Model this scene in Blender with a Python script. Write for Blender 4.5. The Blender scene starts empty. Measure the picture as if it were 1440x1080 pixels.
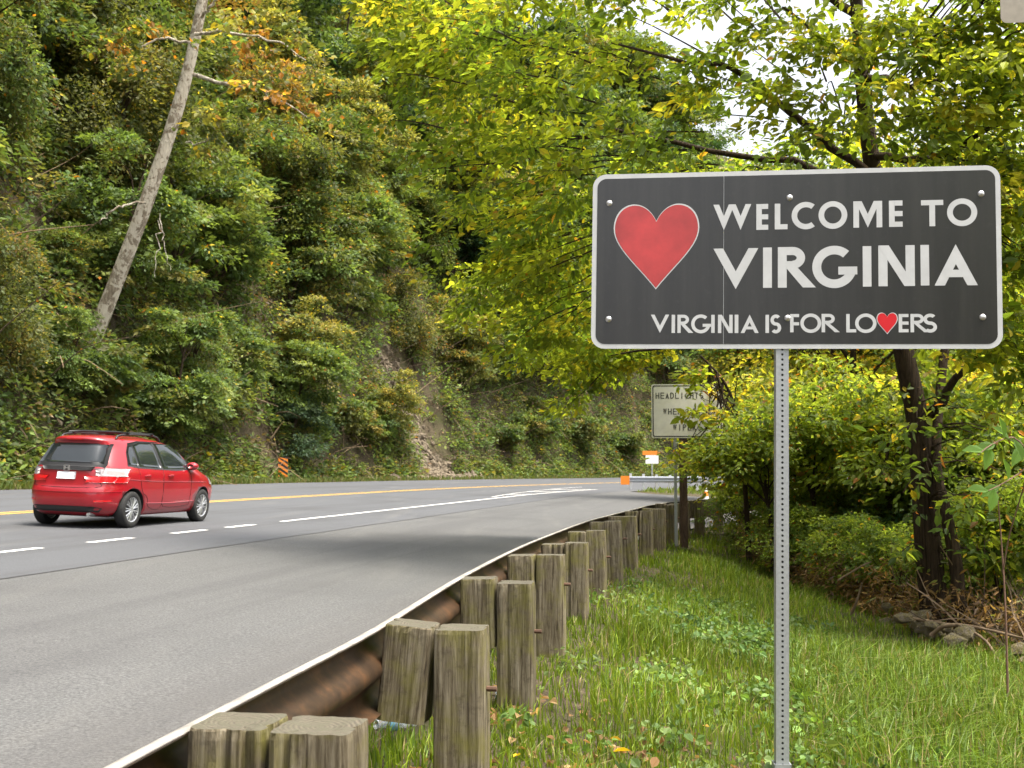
import bpy, bmesh, math
import numpy as np
from mathutils import Vector, Matrix
from mathutils.bvhtree import BVHTree

# ------------------------------------------------------------------ camera, sky, sun, exposure
SC = bpy.context.scene
COL = SC.collection
CAM_Z, FPX, PITCH = 1.25, 1600.0, math.atan(123 / 1600.0)
cam_d = bpy.data.cameras.new('camera')
cam_d.sensor_width = 36.0
cam_d.lens = FPX / 1440 * 36.0
cam_d.clip_start, cam_d.clip_end = 0.05, 8000
cam_d.dof.use_dof = True
cam_d.dof.focus_distance = 5.9
cam_d.dof.aperture_fstop = 9.0
cam = bpy.data.objects.new('camera', cam_d)
cam.location = (0, 0, CAM_Z)
cam.rotation_euler = (math.pi / 2 + PITCH, 0, 0)
COL.objects.link(cam)
SC.camera = cam

SUN_V = Vector((0.34, -0.16, 0.92)).normalized()         # towards the sun: high, a little behind and to the right, veiled by thin cloud
world = bpy.data.worlds.new('World')
SC.world = world
world.use_nodes = True
wn, wl = world.node_tree.nodes, world.node_tree.links
wn.clear()
sky = wn.new('ShaderNodeTexSky')
sky.sky_type = 'NISHITA'
sky.sun_disc = False
sky.sun_elevation = math.asin(SUN_V.z)
sky.sun_rotation = math.atan2(SUN_V.x, SUN_V.y)
sky.air_density, sky.dust_density, sky.ozone_density = 1.0, 7.0, 1.0
hsv = wn.new('ShaderNodeHueSaturation')
hsv.inputs['Saturation'].default_value = 0.28            # thin bright overcast
bg = wn.new('ShaderNodeBackground')
bg.inputs['Strength'].default_value = 0.15
wo = wn.new('ShaderNodeOutputWorld')
wl.new(sky.outputs[0], hsv.inputs['Color'])
wl.new(hsv.outputs[0], bg.inputs['Color'])
wl.new(bg.outputs[0], wo.inputs['Surface'])

sun_d = bpy.data.lights.new('sun', 'SUN')
sun_d.energy = 2.0
sun_d.angle = math.radians(18)
sun_d.color = (1.0, 0.90, 0.72)
sun = bpy.data.objects.new('sun', sun_d)
sun.rotation_euler = SUN_V.to_track_quat('Z', 'Y').to_euler()
sun.location = (30, 30, 40)
COL.objects.link(sun)

SC.view_settings.view_transform = 'Standard'
SC.view_settings.look = 'None'
SC.view_settings.gamma = 1.0
SC.view_settings.exposure = 1.6
SC.view_settings.use_curve_mapping = False
SC.cycles.max_bounces = 6
SC.cycles.diffuse_bounces = 3
SC.cycles.transmission_bounces = 4
SC.cycles.glossy_bounces = 3
SC.cycles.use_denoising = True

# ------------------------------------------------------------------ helpers
def rng(i): return np.random.default_rng(i)

def P(x, y, Y):
    """world point on the photograph's line of sight x,y at the distance Y."""
    c, s = math.cos(PITCH), math.sin(PITCH)
    a, b = (x - 720) / FPX, (540 - y) / FPX
    d = np.array([a, c - b * s, s + b * c])
    return np.array([0, 0, CAM_Z]) + d * (Y / d[1])

def setp(o, label=None, cat=None, group=None, kind=None):
    if label: o['label'] = label
    if cat: o['category'] = cat
    if group: o['group'] = group
    if kind: o['kind'] = kind
    return o

def link(name, me, parent=None, loc=None, rot=None, scale=None):
    o = bpy.data.objects.new(name, me)
    COL.objects.link(o)
    if parent is not None: o.parent = parent
    if loc is not None: o.location = loc
    if rot is not None: o.rotation_euler = rot
    if scale is not None: o.scale = scale if hasattr(scale, '__len__') else (scale,) * 3
    return o

def thing(name, label, cat, loc=(0, 0, 0), rot=(0, 0, 0), group=None, scale=None):
    o = link(name, None, None, loc, rot, scale)
    o.empty_display_size = 0.2
    return setp(o, label, cat, group)

def mesh_np(name, V, Fs, mat=None, col=None, smooth=False, mats=None, midx=None):
    """V (n,3); Fs list of int arrays (m,k); col per-vertex rgb."""
    me = bpy.data.meshes.new(name)
    V = np.asarray(V, np.float32)
    if not isinstance(Fs, (list, tuple)): Fs = [Fs]
    Fs = [np.asarray(f, np.int32) for f in Fs if len(f)]
    me.vertices.add(len(V))
    me.vertices.foreach_set('co', V.ravel())
    tot = np.concatenate([np.full(len(f), f.shape[1], np.int32) for f in Fs])
    idx = np.concatenate([f.ravel() for f in Fs])
    me.loops.add(len(idx))
    me.loops.foreach_set('vertex_index', idx)
    me.polygons.add(len(tot))
    st = np.concatenate([[0], np.cumsum(tot)[:-1]]).astype(np.int32)
    me.polygons.foreach_set('loop_start', st)
    if midx is not None: me.polygons.foreach_set('material_index', np.asarray(midx, np.int32))
    me.polygons.foreach_set('use_smooth', np.full(len(tot), bool(smooth)))
    me.update(calc_edges=True)
    if col is not None:
        a = me.color_attributes.new('Col', 'FLOAT_COLOR', 'POINT')
        c4 = np.ones((len(V), 4), np.float32)
        c4[:, :3] = col
        a.data.foreach_set('color', c4.ravel())
    for m in (mats or ([mat] if mat else [])): me.materials.append(m)
    return me

class MB:
    """collects shapes into one mesh"""
    def __init__(self): self.V, self.F, self.n, self.mi = [], {}, 0, {}
    def add(self, V, F, mi=0):
        V = np.asarray(V, float).reshape(-1, 3)
        if isinstance(F, np.ndarray): F = [F]
        elif F and not isinstance(F[0], np.ndarray):
            d = {}
            for f in F: d.setdefault(len(f), []).append(f)
            F = [np.array(x) for x in d.values()]
        for f in F:
            f = np.asarray(f) + self.n
            self.F.setdefault(f.shape[1], []).append(f)
            self.mi.setdefault(f.shape[1], []).append(np.full(len(f), mi))
        self.V.append(V); self.n += len(V)
        return self
    def box(self, c, s, rz=0.0, mi=0, rot=None):
        x, y, z = np.array(s) / 2
        v = np.array([[a, b, d] for d in (-z, z) for a, b in ((-x, -y), (x, -y), (x, y), (-x, y))])
        R = np.array(Matrix.Rotation(rz, 3, 'Z')) if rot is None else np.array(rot)
        return self.add(v @ R.T + np.array(c), np.array([[0, 3, 2, 1], [4, 5, 6, 7], [0, 1, 5, 4], [1, 2, 6, 5], [2, 3, 7, 6], [3, 0, 4, 7]]), mi)
    def tube(self, pts, rad, n=6, mi=0, cap=True):
        V, F = tube(pts, rad, n)
        if cap: F = [F, np.array([list(range(n))[::-1]]), np.array([list(range(len(V) - n, len(V)))])]
        return self.add(V, F, mi)
    def mesh(self, name, *mats, smooth=False):
        ks = list(self.F)
        return mesh_np(name, np.concatenate(self.V), [np.concatenate(self.F[k]) for k in ks], mats=list(mats),
                       smooth=smooth, midx=np.concatenate([np.concatenate(self.mi[k]) for k in ks]))

def tube(pts, rad, n=6):
    pts = np.asarray(pts, float); m = len(pts)
    rad = np.broadcast_to(np.asarray(rad, float), (m,))
    t = np.gradient(pts, axis=0); t /= np.linalg.norm(t, axis=1)[:, None] + 1e-9
    ref = np.array([0, 0, 1.0]) if abs(t[:, 2]).mean() < 0.8 else np.array([1.0, 0, 0])
    u = np.cross(t, ref); u /= np.linalg.norm(u, axis=1)[:, None] + 1e-9
    v = np.cross(t, u)
    a = np.linspace(0, 2 * np.pi, n, endpoint=False)
    V = pts[:, None] + rad[:, None, None] * (np.cos(a)[None, :, None] * u[:, None] + np.sin(a)[None, :, None] * v[:, None])
    i = np.arange(m - 1)[:, None] * n; j = np.arange(n)[None]; k = (j + 1) % n
    F = np.stack([i + j, i + n + j, i + n + k, i + k], -1).reshape(-1, 4)
    return V.reshape(-1, 3), F

def spline(pts, m):
    """smooth resample of control points (any columns)"""
    p = np.asarray(pts, float); n = len(p)
    q = np.vstack([2 * p[0] - p[1], p, 2 * p[-1] - p[-2]])
    t = np.linspace(0, n - 1, m); i = np.clip(t.astype(int), 0, n - 2); f = (t - i)[:, None]
    a, b, c, d = q[i], q[i + 1], q[i + 2], q[i + 3]
    return 0.5 * ((2 * b) + (c - a) * f + (2 * a - 5 * b + 4 * c - d) * f ** 2 + (3 * b - a - 3 * c + d) * f ** 3)

def vnoise(x, y, sc=1.0, seed=0):
    """smooth 2D value noise in -1..1"""
    x = np.asarray(x, float) * sc + seed * 17.3; y = np.asarray(y, float) * sc - seed * 9.1
    xi, yi = np.floor(x).astype(np.int64), np.floor(y).astype(np.int64); fx, fy = x - xi, y - yi
    fx, fy = fx * fx * (3 - 2 * fx), fy * fy * (3 - 2 * fy)
    def h(a, b):
        n = (a * 374761393 + b * 668265263 + seed * 1442695) & 0x7fffffff
        n = ((n ^ (n >> 13)) * 1274126177) & 0x7fffffff
        return ((n ^ (n >> 16)) & 0xffff) / 32767.5 - 1
    return (h(xi, yi) * (1 - fx) + h(xi + 1, yi) * fx) * (1 - fy) + (h(xi, yi + 1) * (1 - fx) + h(xi + 1, yi + 1) * fx) * fy

# ------------------------------------------------------------------ materials
def new_mat(name):
    m = bpy.data.materials.new(name); m.use_nodes = True
    nt = m.node_tree; b = nt.nodes['Principled BSDF']
    return m, nt, b
def nd(nt, t, **kw):
    n = nt.nodes.new(t)
    for k, v in kw.items():
        if k in n.inputs.keys(): n.inputs[k].default_value = v
        else: setattr(n, k, v)
    return n
def mixc(nt, a, b, f, mode='MIX'):
    n = nt.nodes.new('ShaderNodeMix'); n.data_type = 'RGBA'; n.blend_type = mode
    for k, v in ((6, a), (7, b), (0, f)):
        if hasattr(v, 'is_linked') or hasattr(v, 'links'): nt.links.new(v, n.inputs[k])
        elif k == 0: n.inputs[0].default_value = v
        else: n.inputs[k].default_value = (*v, 1) if len(v) == 3 else v
    return n.outputs[2]
def ramp(nt, inp, stops):
    r = nt.nodes.new('ShaderNodeValToRGB'); nt.links.new(inp, r.inputs[0])
    els = r.color_ramp.elements
    while len(els) < len(stops): els.new(0.5)
    for e, (p, c) in zip(els, stops):
        e.position = p; e.color = (*c, 1) if len(c) == 3 else c
    return r.outputs[0]
def noise(nt, vec, scale, detail=4, rough=0.6, dist=0.0):
    n = nd(nt, 'ShaderNodeTexNoise', Scale=scale, Detail=detail, Roughness=rough, Distortion=dist)
    if vec is not None: nt.links.new(vec, n.inputs['Vector'])
    return n.outputs[0]
def coords(nt, kind='Object', scale=(1, 1, 1), rnd=False):
    t = nt.nodes.new('ShaderNodeTexCoord'); m = nt.nodes.new('ShaderNodeMapping')
    m.inputs['Scale'].default_value = scale
    out = t.outputs[kind]
    if rnd:
        oi = nt.nodes.new('ShaderNodeObjectInfo')
        mu = nd(nt, 'ShaderNodeMath', operation='MULTIPLY'); mu.inputs[1].default_value = 37.0
        nt.links.new(oi.outputs['Random'], mu.inputs[0])
        va = nd(nt, 'ShaderNodeVectorMath', operation='ADD')
        nt.links.new(out, va.inputs[0]); nt.links.new(mu.outputs[0], va.inputs[1]); out = va.outputs[0]
    nt.links.new(out, m.inputs['Vector'])
    return m.outputs[0]
def bump(nt, b, h, strength=0.3, dist=0.02):
    n = nd(nt, 'ShaderNodeBump', Strength=strength, Distance=dist)
    nt.links.new(h, n.inputs['Height']); nt.links.new(n.outputs[0], b.inputs['Normal'])
def plain(name, c, rough=0.5, metal=0.0, spec=0.5, var=0.0, vs=20.0, **kw):
    m, nt, b = new_mat(name)
    b.inputs['Roughness'].default_value = rough; b.inputs['Metallic'].default_value = metal
    b.inputs['Specular IOR Level'].default_value = spec
    for k, v in kw.items(): b.inputs[k].default_value = v
    n = noise(nt, coords(nt), vs, 5)
    v = max(var, 0.04)
    col = ramp(nt, n, [(0.25, [x * (1 - v) for x in c]), (0.75, [min(1, x * (1 + v)) for x in c])])
    nt.links.new(col, b.inputs['Base Color'])
    return m

def leaf_mat(name, trans=0.42, rough=0.5, gain=1.7, spec=0.25):
    m, nt, b = new_mat(name)
    at = nd(nt, 'ShaderNodeVertexColor', layer_name='Col')
    nt.links.new(at.outputs[0], b.inputs['Base Color'])
    b.inputs['Roughness'].default_value = rough
    b.inputs['Specular IOR Level'].default_value = spec
    tr = nt.nodes.new('ShaderNodeBsdfTranslucent')
    nt.links.new(mixc(nt, at.outputs[0], (gain, gain * 0.95, gain * 0.45), 1.0, 'MULTIPLY'), tr.inputs[0])
    mx = nt.nodes.new('ShaderNodeMixShader'); mx.inputs[0].default_value = trans
    nt.links.new(b.outputs[0], mx.inputs[1]); nt.links.new(tr.outputs[0], mx.inputs[2])
    nt.links.new(mx.outputs[0], nt.nodes['Material Output'].inputs[0])
    return m
M_LEAF = leaf_mat('leaf')
M_LEAF_BACKLIT = leaf_mat('thin_leaf', 0.55, 0.45, 2.3)
M_GRASS = leaf_mat('grass_blade', 0.38, 0.45, 1.7)

def bark_mat(name, c1, c2, c3=None, zs=3.0, s=14.0):
    m, nt, b = new_mat(name)
    v = coords(nt, 'Object', (s, s, zs))
    n = noise(nt, v, 1.0, 6, 0.65, 0.6)
    col = ramp(nt, n, [(0.3, c1), (0.65, c2)])
    if c3 is not None:
        n2 = noise(nt, coords(nt, 'Object', (1, 1, 0.8)), 3.2, 4, 0.7, 0.5)
        col = mixc(nt, col, c3, ramp(nt, n2, [(0.46, (0, 0, 0)), (0.52, (1, 1, 1))]))
    nt.links.new(col, b.inputs['Base Color']); b.inputs['Roughness'].default_value = 0.9
    b.inputs['Specular IOR Level'].default_value = 0.15
    bump(nt, b, n, 1.0, 0.09)
    return m
M_BARK = bark_mat('dark_bark', (0.018, 0.013, 0.009), (0.075, 0.052, 0.033), None, 2.2, 26.0)
M_BARK_PALE = bark_mat('sycamore_bark', (0.13, 0.10, 0.07), (0.33, 0.28, 0.21), (0.52, 0.47, 0.38), 3.0, 12.0)
M_TWIG = plain('dry_twig', (0.20, 0.145, 0.095), 0.9, spec=0.1, var=0.4, vs=6)
M_TWIG_DK = plain('dark_twig', (0.085, 0.062, 0.042), 0.9, spec=0.1, var=0.4, vs=6)

# ------------------------------------------------------------------ terrain functions
def cc(Y):
    Y = np.asarray(Y, float); q = np.clip(Y - 45, 0, 105)
    return 0.2 * Y + 0.004 * q * q + 0.84 * np.clip(Y - 150, 0, None)
_ry = np.concatenate([np.linspace(-6, 22, 57), [24, 25.5, 27, 28.2, 29.2, 30]])
_rx = np.concatenate([-0.6 + 0.07 * _ry[:57] + 0.005 * _ry[:57] ** 2 - 0.048 * np.clip(4.2 - _ry[:57], 0, None), [4.05, 4.75, 5.7, 6.8, 8.2, 10.0]])
def railx(Y): return np.interp(Y, _ry, _rx)
def s_of(X, Y): return (-8.95 + cc(Y) - X) * 0.98
def x_of(s, Y): return -8.95 + cc(Y) - s / 0.98
def zroad(X, Y): return 0.27 + 0.037 * np.clip(s_of(X, Y), -9, 12)
HILL_E = [0, 1.2, 1.9, 3.0, 6, 12, 30, 60, 120, 400]
HILL_H = [0, 0.03, 1.0, 4.0, 10.5, 20, 40, 55, 63, 70]
def G(X, Y):
    X = np.asarray(X, float); Y = np.asarray(Y, float)
    s = s_of(X, Y); w = X - railx(Y); e = s - 12
    fade = np.clip((33 - Y) / 6, 0, 1)
    D = np.interp(w, [0.1, 1, 2, 3, 4.6, 8, 20, 60], [0, 0.16, 0.36, 0.5, 0.6, 0.85, 1.6, 2.2]) * fade
    D = D + np.interp(w, [5, 60, 400], [0, 0.8, 2]) * (1 - fade)
    H = np.interp(e, HILL_E, HILL_H)
    k = np.clip((e - 1.5) / 3, 0, 1)
    H = H + k * (1.0 * vnoise(Y, e, 0.16, 3) + 0.5 * vnoise(Y, e, 0.45, 4) + 0.22 * vnoise(Y, e, 1.1, 5))
    # erosion gully
    gy = 73 + 0.10 * e
    H = H - 0.9 * np.exp(-((Y - gy - 0.8 * vnoise(e, e * 0, 0.5, 8)) / 1.3) ** 2) * np.clip((e - 1.2) / 2, 0, 1) * np.clip((7 - e) / 3, 0, 1)
    kr = np.clip((w - 0.3) / 1.0, 0, 1) * (e < 0)
    return zroad(X, Y) - D + H + kr * (0.05 * vnoise(X, Y, 0.7, 1) + 0.02 * vnoise(X, Y, 2.3, 2))
def paved_right(Y):
    Y = np.asarray(Y, float)
    r = np.where(Y < 30, railx(Y) - 0.72, 0)
    side = np.interp(Y, [30, 31, 44, 50, 57, 60], [9.8, 34, 34, 14, 7.0, 6.2])
    far = x_of(-2.2, Y)
    return np.where(Y < 30, r, np.where(Y < 60, side, far))

# ------------------------------------------------------------------ ground
def soil_mat():
    m, nt, b = new_mat('soil_and_litter')
    v = coords(nt)
    n1 = noise(nt, v, 0.8, 8, 0.7); n2 = noise(nt, v, 9, 6, 0.7); n3 = noise(nt, v, 0.25, 3)
    col = ramp(nt, n2, [(0.3, (0.045, 0.035, 0.023)), (0.55, (0.095, 0.075, 0.05)), (0.8, (0.19, 0.152, 0.105))])
    col = mixc(nt, col, (0.07, 0.075, 0.03), ramp(nt, n1, [(0.45, (0, 0, 0)), (0.62, (0.8, 0.8, 0.8))]))
    nt.links.new(col, b.inputs['Base Color']); b.inputs['Roughness'].default_value = 0.95
    b.inputs['Specular IOR Level'].default_value = 0.1
    bump(nt, b, n2, 0.9, 0.12)
    return m
M_SOIL = soil_mat()
def grid_faces(a, b):
    i = np.arange(a - 1)[:, None] * b; j = np.arange(b - 1)[None]
    return np.stack([i + j, i + j + 1, i + b + j + 1, i + b + j], -1).reshape(-1, 4)
def build_ground():
    sa = np.concatenate([[-3000, -1200, -500, -200, -100], np.arange(-60, -16, 2.0), np.arange(-16, -5, 0.3), np.arange(-5, 12, 1.2),
                         np.arange(12, 30, 0.45), np.arange(30, 74, 2.5), [90, 130, 200, 400, 900, 3000]])
    ya = np.concatenate([[-3000, -900, -300, -120, -60, -30], np.arange(-18, 2, 1.0), np.arange(2, 26, 0.35), np.arange(26, 60, 0.8),
                         np.arange(60, 90, 0.45), np.arange(90, 170, 1.5), [185, 210, 250, 320, 500, 900, 3000]])
    Yg, Sg = np.meshgrid(ya, sa, indexing='ij')
    Xg = x_of(Sg, Yg); Zg = G(Xg, Yg)
    onroad = (Xg < paved_right(Yg) + 0.12) & (Sg < 12.1)
    Zg = Zg - np.where(onroad, 0.10, 0.0)
    me = mesh_np('ground', np.stack([Xg, Yg, Zg], -1).reshape(-1, 3), grid_faces(len(ya), len(sa))[:, ::-1], M_SOIL, smooth=True)
    setp(link('ground', me), kind='structure')
build_ground()

def asphalt_mat():
    m, nt, b = new_mat('asphalt')
    at = nd(nt, 'ShaderNodeAttribute', attribute_name='lane')       # metres from the white edge line, + is left
    lane = at.outputs['Fac']
    v = coords(nt)
    fine = noise(nt, v, 55, 4, 0.75); mid = noise(nt, v, 9, 4, 0.6)
    streak = noise(nt, coords(nt, 'Object', (1.6, 0.12, 1)), 1.0, 5, 0.6)
    big = noise(nt, v, 0.35, 4, 0.6)
    sh = ramp(nt, fine, [(0.32, (0.048, 0.049, 0.05)), (0.5, (0.09, 0.091, 0.092)), (0.72, (0.15, 0.15, 0.15))])
    ln = ramp(nt, fine, [(0.3, (0.062, 0.065, 0.072)), (0.7, (0.105, 0.109, 0.118))])
    mr = nd(nt, 'ShaderNodeMapRange'); nt.links.new(lane, mr.inputs[0])
    mr.inputs[1].default_value, mr.inputs[2].default_value = -1.75, -1.70
    col = mixc(nt, sh, ln, mr.outputs[0])
    col = mixc(nt, col, (0.14, 0.137, 0.13), ramp(nt, streak, [(0.55, (0, 0, 0)), (0.78, (0.4, 0.4, 0.4))]))
    col = mixc(nt, col, (0.05, 0.05, 0.052), ramp(nt, big, [(0.5, (0, 0, 0)), (0.75, (0.5, 0.5, 0.5))]))
    col = mixc(nt, col, (0.2, 0.195, 0.185), ramp(nt, mid, [(0.66, (0, 0, 0)), (0.8, (0.35, 0.35, 0.35))]))
    mr2 = nd(nt, 'ShaderNodeMapRange'); nt.links.new(lane, mr2.inputs[0]); mr2.inputs[1].default_value, mr2.inputs[2].default_value = -5.4, -7.3; mr2.inputs[4].default_value = 0.6
    dm = nd(nt, 'ShaderNodeMath', operation='MULTIPLY'); nt.links.new(mr2.outputs[0], dm.inputs[0]); nt.links.new(noise(nt, v, 2.2, 6, 0.7), dm.inputs[1])
    col = mixc(nt, col, (0.12, 0.095, 0.072), dm.outputs[0])       # dust and grit washed to the edge
    sep = nt.nodes.new('ShaderNodeSeparateXYZ'); nt.links.new(v, sep.inputs[0])
    cmb = nt.nodes.new('ShaderNodeCombineXYZ'); nt.links.new(lane, cmb.inputs[0])
    my = nd(nt, 'ShaderNodeMath', operation='MULTIPLY'); my.inputs[1].default_value = 0.03; nt.links.new(sep.outputs[1], my.inputs[0]); nt.links.new(my.outputs[0], cmb.inputs[1])
    band = noise(nt, cmb.outputs[0], 0.9, 5, 0.65)
    col = mixc(nt, col, (0.055, 0.055, 0.058), ramp(nt, band, [(0.40, (0.35, 0.35, 0.35)), (0.52, (0, 0, 0))]))
    nt.links.new(col, b.inputs['Base Color'])
    b.inputs['Roughness'].default_value = 0.85; b.inputs['Specular IOR Level'].default_value = 0.25
    bump(nt, b, fine, 0.35, 0.008)
    return m
M_ASPH = asphalt_mat()
def paint_mat(name, c):
    m, nt, b = new_mat(name)
    n = noise(nt, coords(nt), 16, 6, 0.75)
    nt.links.new(mixc(nt, c, (0.2, 0.2, 0.19), ramp(nt, n, [(0.52, (0, 0, 0)), (0.72, (0.8, 0.8, 0.8))])), b.inputs['Base Color'])
    b.inputs['Roughness'].default_value = 0.7
    return m
M_WHITE_PAINT = paint_mat('white_road_paint', (0.74, 0.74, 0.71))
M_YELLOW_PAINT = paint_mat('yellow_road_paint', (0.62, 0.36, 0.05))
def build_road():
    ya = np.concatenate([[-60, -30], np.arange(-16, 26, 0.8), np.arange(26, 32, 0.25), np.arange(32, 64, 1.0), np.arange(64, 200, 2.5)])
    K = 26
    t = np.linspace(0, 1, K) ** 1.3
    XL = x_of(12.0 + 0.12 * vnoise(ya, ya * 0, 0.6, 2), ya); XR = paved_right(ya)
    X = XL[:, None] + (XR - XL)[:, None] * t[None]
    Y = np.repeat(ya[:, None], K, 1)
    Z = zroad(X, Y) + 0.004
    me = mesh_np('asphalt_road', np.stack([X, Y, Z], -1).reshape(-1, 3), grid_faces(len(ya), K), M_ASPH, smooth=True)
    a = me.attributes.new('lane', 'FLOAT', 'POINT')
    a.data.foreach_set('value', s_of(X, Y).ravel().astype(np.float32))
    road = setp(link('asphalt_road', me), kind='structure')
    def strip(name, s0, s1, y0, y1, mat, h, step=1.0):
        n = max(2, int((y1 - y0) / step) + 1); yy = np.linspace(y0, y1, n)
        s0a = s0(yy) if callable(s0) else np.full(n, s0); s1a = s1(yy) if callable(s1) else np.full(n, s1)
        Xs = np.stack([x_of(s0a, yy), x_of(s1a, yy)], 1); Ys = np.stack([yy, yy], 1)
        Zs = zroad(Xs, Ys) + h
        link(name, mesh_np(name, np.stack([Xs, Ys, Zs], -1).reshape(-1, 3), grid_faces(n, 2)[:, ::-1], mat), road)
    for y in (14.1, 16.3, 18.6, 20.5, 11.6, 9.0, 6.2):
        strip('lane_dash', -0.06, 0.07, y - 0.55, y + 0.55, M_WHITE_PAINT, 0.009)
    strip('edge_line', -0.05, 0.06, 22.3, 62, M_WHITE_PAINT, 0.009)
    strip('centre_line', 4.72, 4.84, -16, 190, M_YELLOW_PAINT, 0.009, 2)
    strip('centre_line', 5.02, 5.14, -16, 190, M_YELLOW_PAINT, 0.009, 2)
    # painted gore: second line and slanting bars
    gore = lambda yy: np.interp(yy, [40, 64], [0.15, 1.9])
    strip('gore_line', lambda yy: gore(yy) - 0.0, lambda yy: gore(yy) + 0.07, 43, 66, M_WHITE_PAINT, 0.009)
    for y in (49, 55, 61):
        q = np.array([[x_of(0.1, y), y], [x_of(0.1, y + 0.5), y + 0.5], [x_of(gore(y - 2.2), y - 2.2), y - 2.2], [x_of(gore(y - 2.7), y - 2.7), y - 2.7]])
        V = np.c_[q, zroad(q[:, 0], q[:, 1]) + 0.013]
        link('gore_bar', mesh_np('gore_bar', V, np.array([[0, 1, 2, 3]]), M_WHITE_PAINT), road)
    # open joint between lane and shoulder, a tar-filled groove
    yy = np.arange(2, 60, 0.25)
    sc = -1.72 + 0.03 * vnoise(yy, yy * 0, 1.3, 6)
    wd = 0.012 + 0.010 * (vnoise(yy, yy * 0, 0.7, 7) + 1)
    Xs = np.stack([x_of(sc - wd, yy), x_of(sc + wd, yy)], 1); Ys = np.stack([yy, yy], 1)
    link('joint_seal', mesh_np('joint_seal', np.stack([Xs, Ys, zroad(Xs, Ys) + 0.008], -1).reshape(-1, 3), grid_faces(len(yy), 2)[:, ::-1],
         plain('tar', (0.03, 0.03, 0.032), 0.6)), road)
build_road()

# ------------------------------------------------------------------ guardrail with timber posts
def timber_mat(name, end=False):
    m, nt, b = new_mat(name)
    v = coords(nt, 'Object', (1, 1, 1), rnd=True)
    mp = nd(nt, 'ShaderNodeMapping'); mp.inputs['Scale'].default_value = (60, 60, 3.0); nt.links.new(v, mp.inputs[0])
    if end:
        w = nd(nt, 'ShaderNodeTexWave', wave_type='RINGS', rings_direction='Z', Scale=26.0, Distortion=5.5, Detail=4.0)
        t = nt.nodes.new('ShaderNodeTexCoord'); nt.links.new(t.outputs['Object'], w.inputs[0])
        n = noise(nt, v, 30, 5, 0.7)
        col = mixc(nt, (0.05, 0.041, 0.029), (0.115, 0.098, 0.07), w.outputs[1])
        col = mixc(nt, col, (0.075, 0.07, 0.045), ramp(nt, n, [(0.36, (0, 0, 0)), (0.58, (0.9, 0.9, 0.9))]))
        nt.links.new(col, b.inputs['Base Color']); bump(nt, b, n, 0.6, 0.01)
        b.inputs['Roughness'].default_value = 0.9
        return m
    g = noise(nt, mp.outputs[0], 1.0, 6, 0.7, 0.4)
    big = noise(nt, v, 7, 4, 0.6); med = noise(nt, v, 22, 4, 0.7)
    col = ramp(nt, g, [(0.33, (0.03, 0.023, 0.015)), (0.43, (0.095, 0.076, 0.048)), (0.55, (0.175, 0.148, 0.10)), (0.72, (0.30, 0.265, 0.195))])
    col = mixc(nt, col, (0.16, 0.15, 0.03), ramp(nt, big, [(0.45, (0, 0, 0)), (0.7, (0.7, 0.7, 0.7))]))     # algae
    col = mixc(nt, col, (0.04, 0.032, 0.02), ramp(nt, med, [(0.54, (0, 0, 0)), (0.78, (0.65, 0.65, 0.65))]))      # damp blotches
    nt.links.new(col, b.inputs['Base Color']); b.inputs['Roughness'].default_value = 0.88
    b.inputs['Specular IOR Level'].default_value = 0.2
    bump(nt, b, g, 1.0, 0.010)
    return m
M_TIMBER, M_END = timber_mat('weathered_timber'), timber_mat('timber_end_grain', True)
M_RUST = plain('rusty_bolt', (0.09, 0.045, 0.025), 0.8, var=0.4)
def rail_mat():
    m, nt, b = new_mat('weathered_rail_steel')
    n = noise(nt, coords(nt, 'Object', (1, 1, 1)), 7, 6, 0.7)
    geo = nt.nodes.new('ShaderNodeNewGeometry')
    col = ramp(nt, n, [(0.3, (0.02, 0.012, 0.007)), (0.52, (0.055, 0.031, 0.016)), (0.75, (0.13, 0.062, 0.026))])
    nt.links.new(col, b.inputs['Base Color']); b.inputs['Roughness'].default_value = 0.5; b.inputs['Metallic'].default_value = 0.35
    return m
M_RAIL_BACK = rail_mat()
M_GALV = plain('galvanised_lip', (0.30, 0.28, 0.255), 0.65, 0.15, var=0.45, vs=11)

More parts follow.
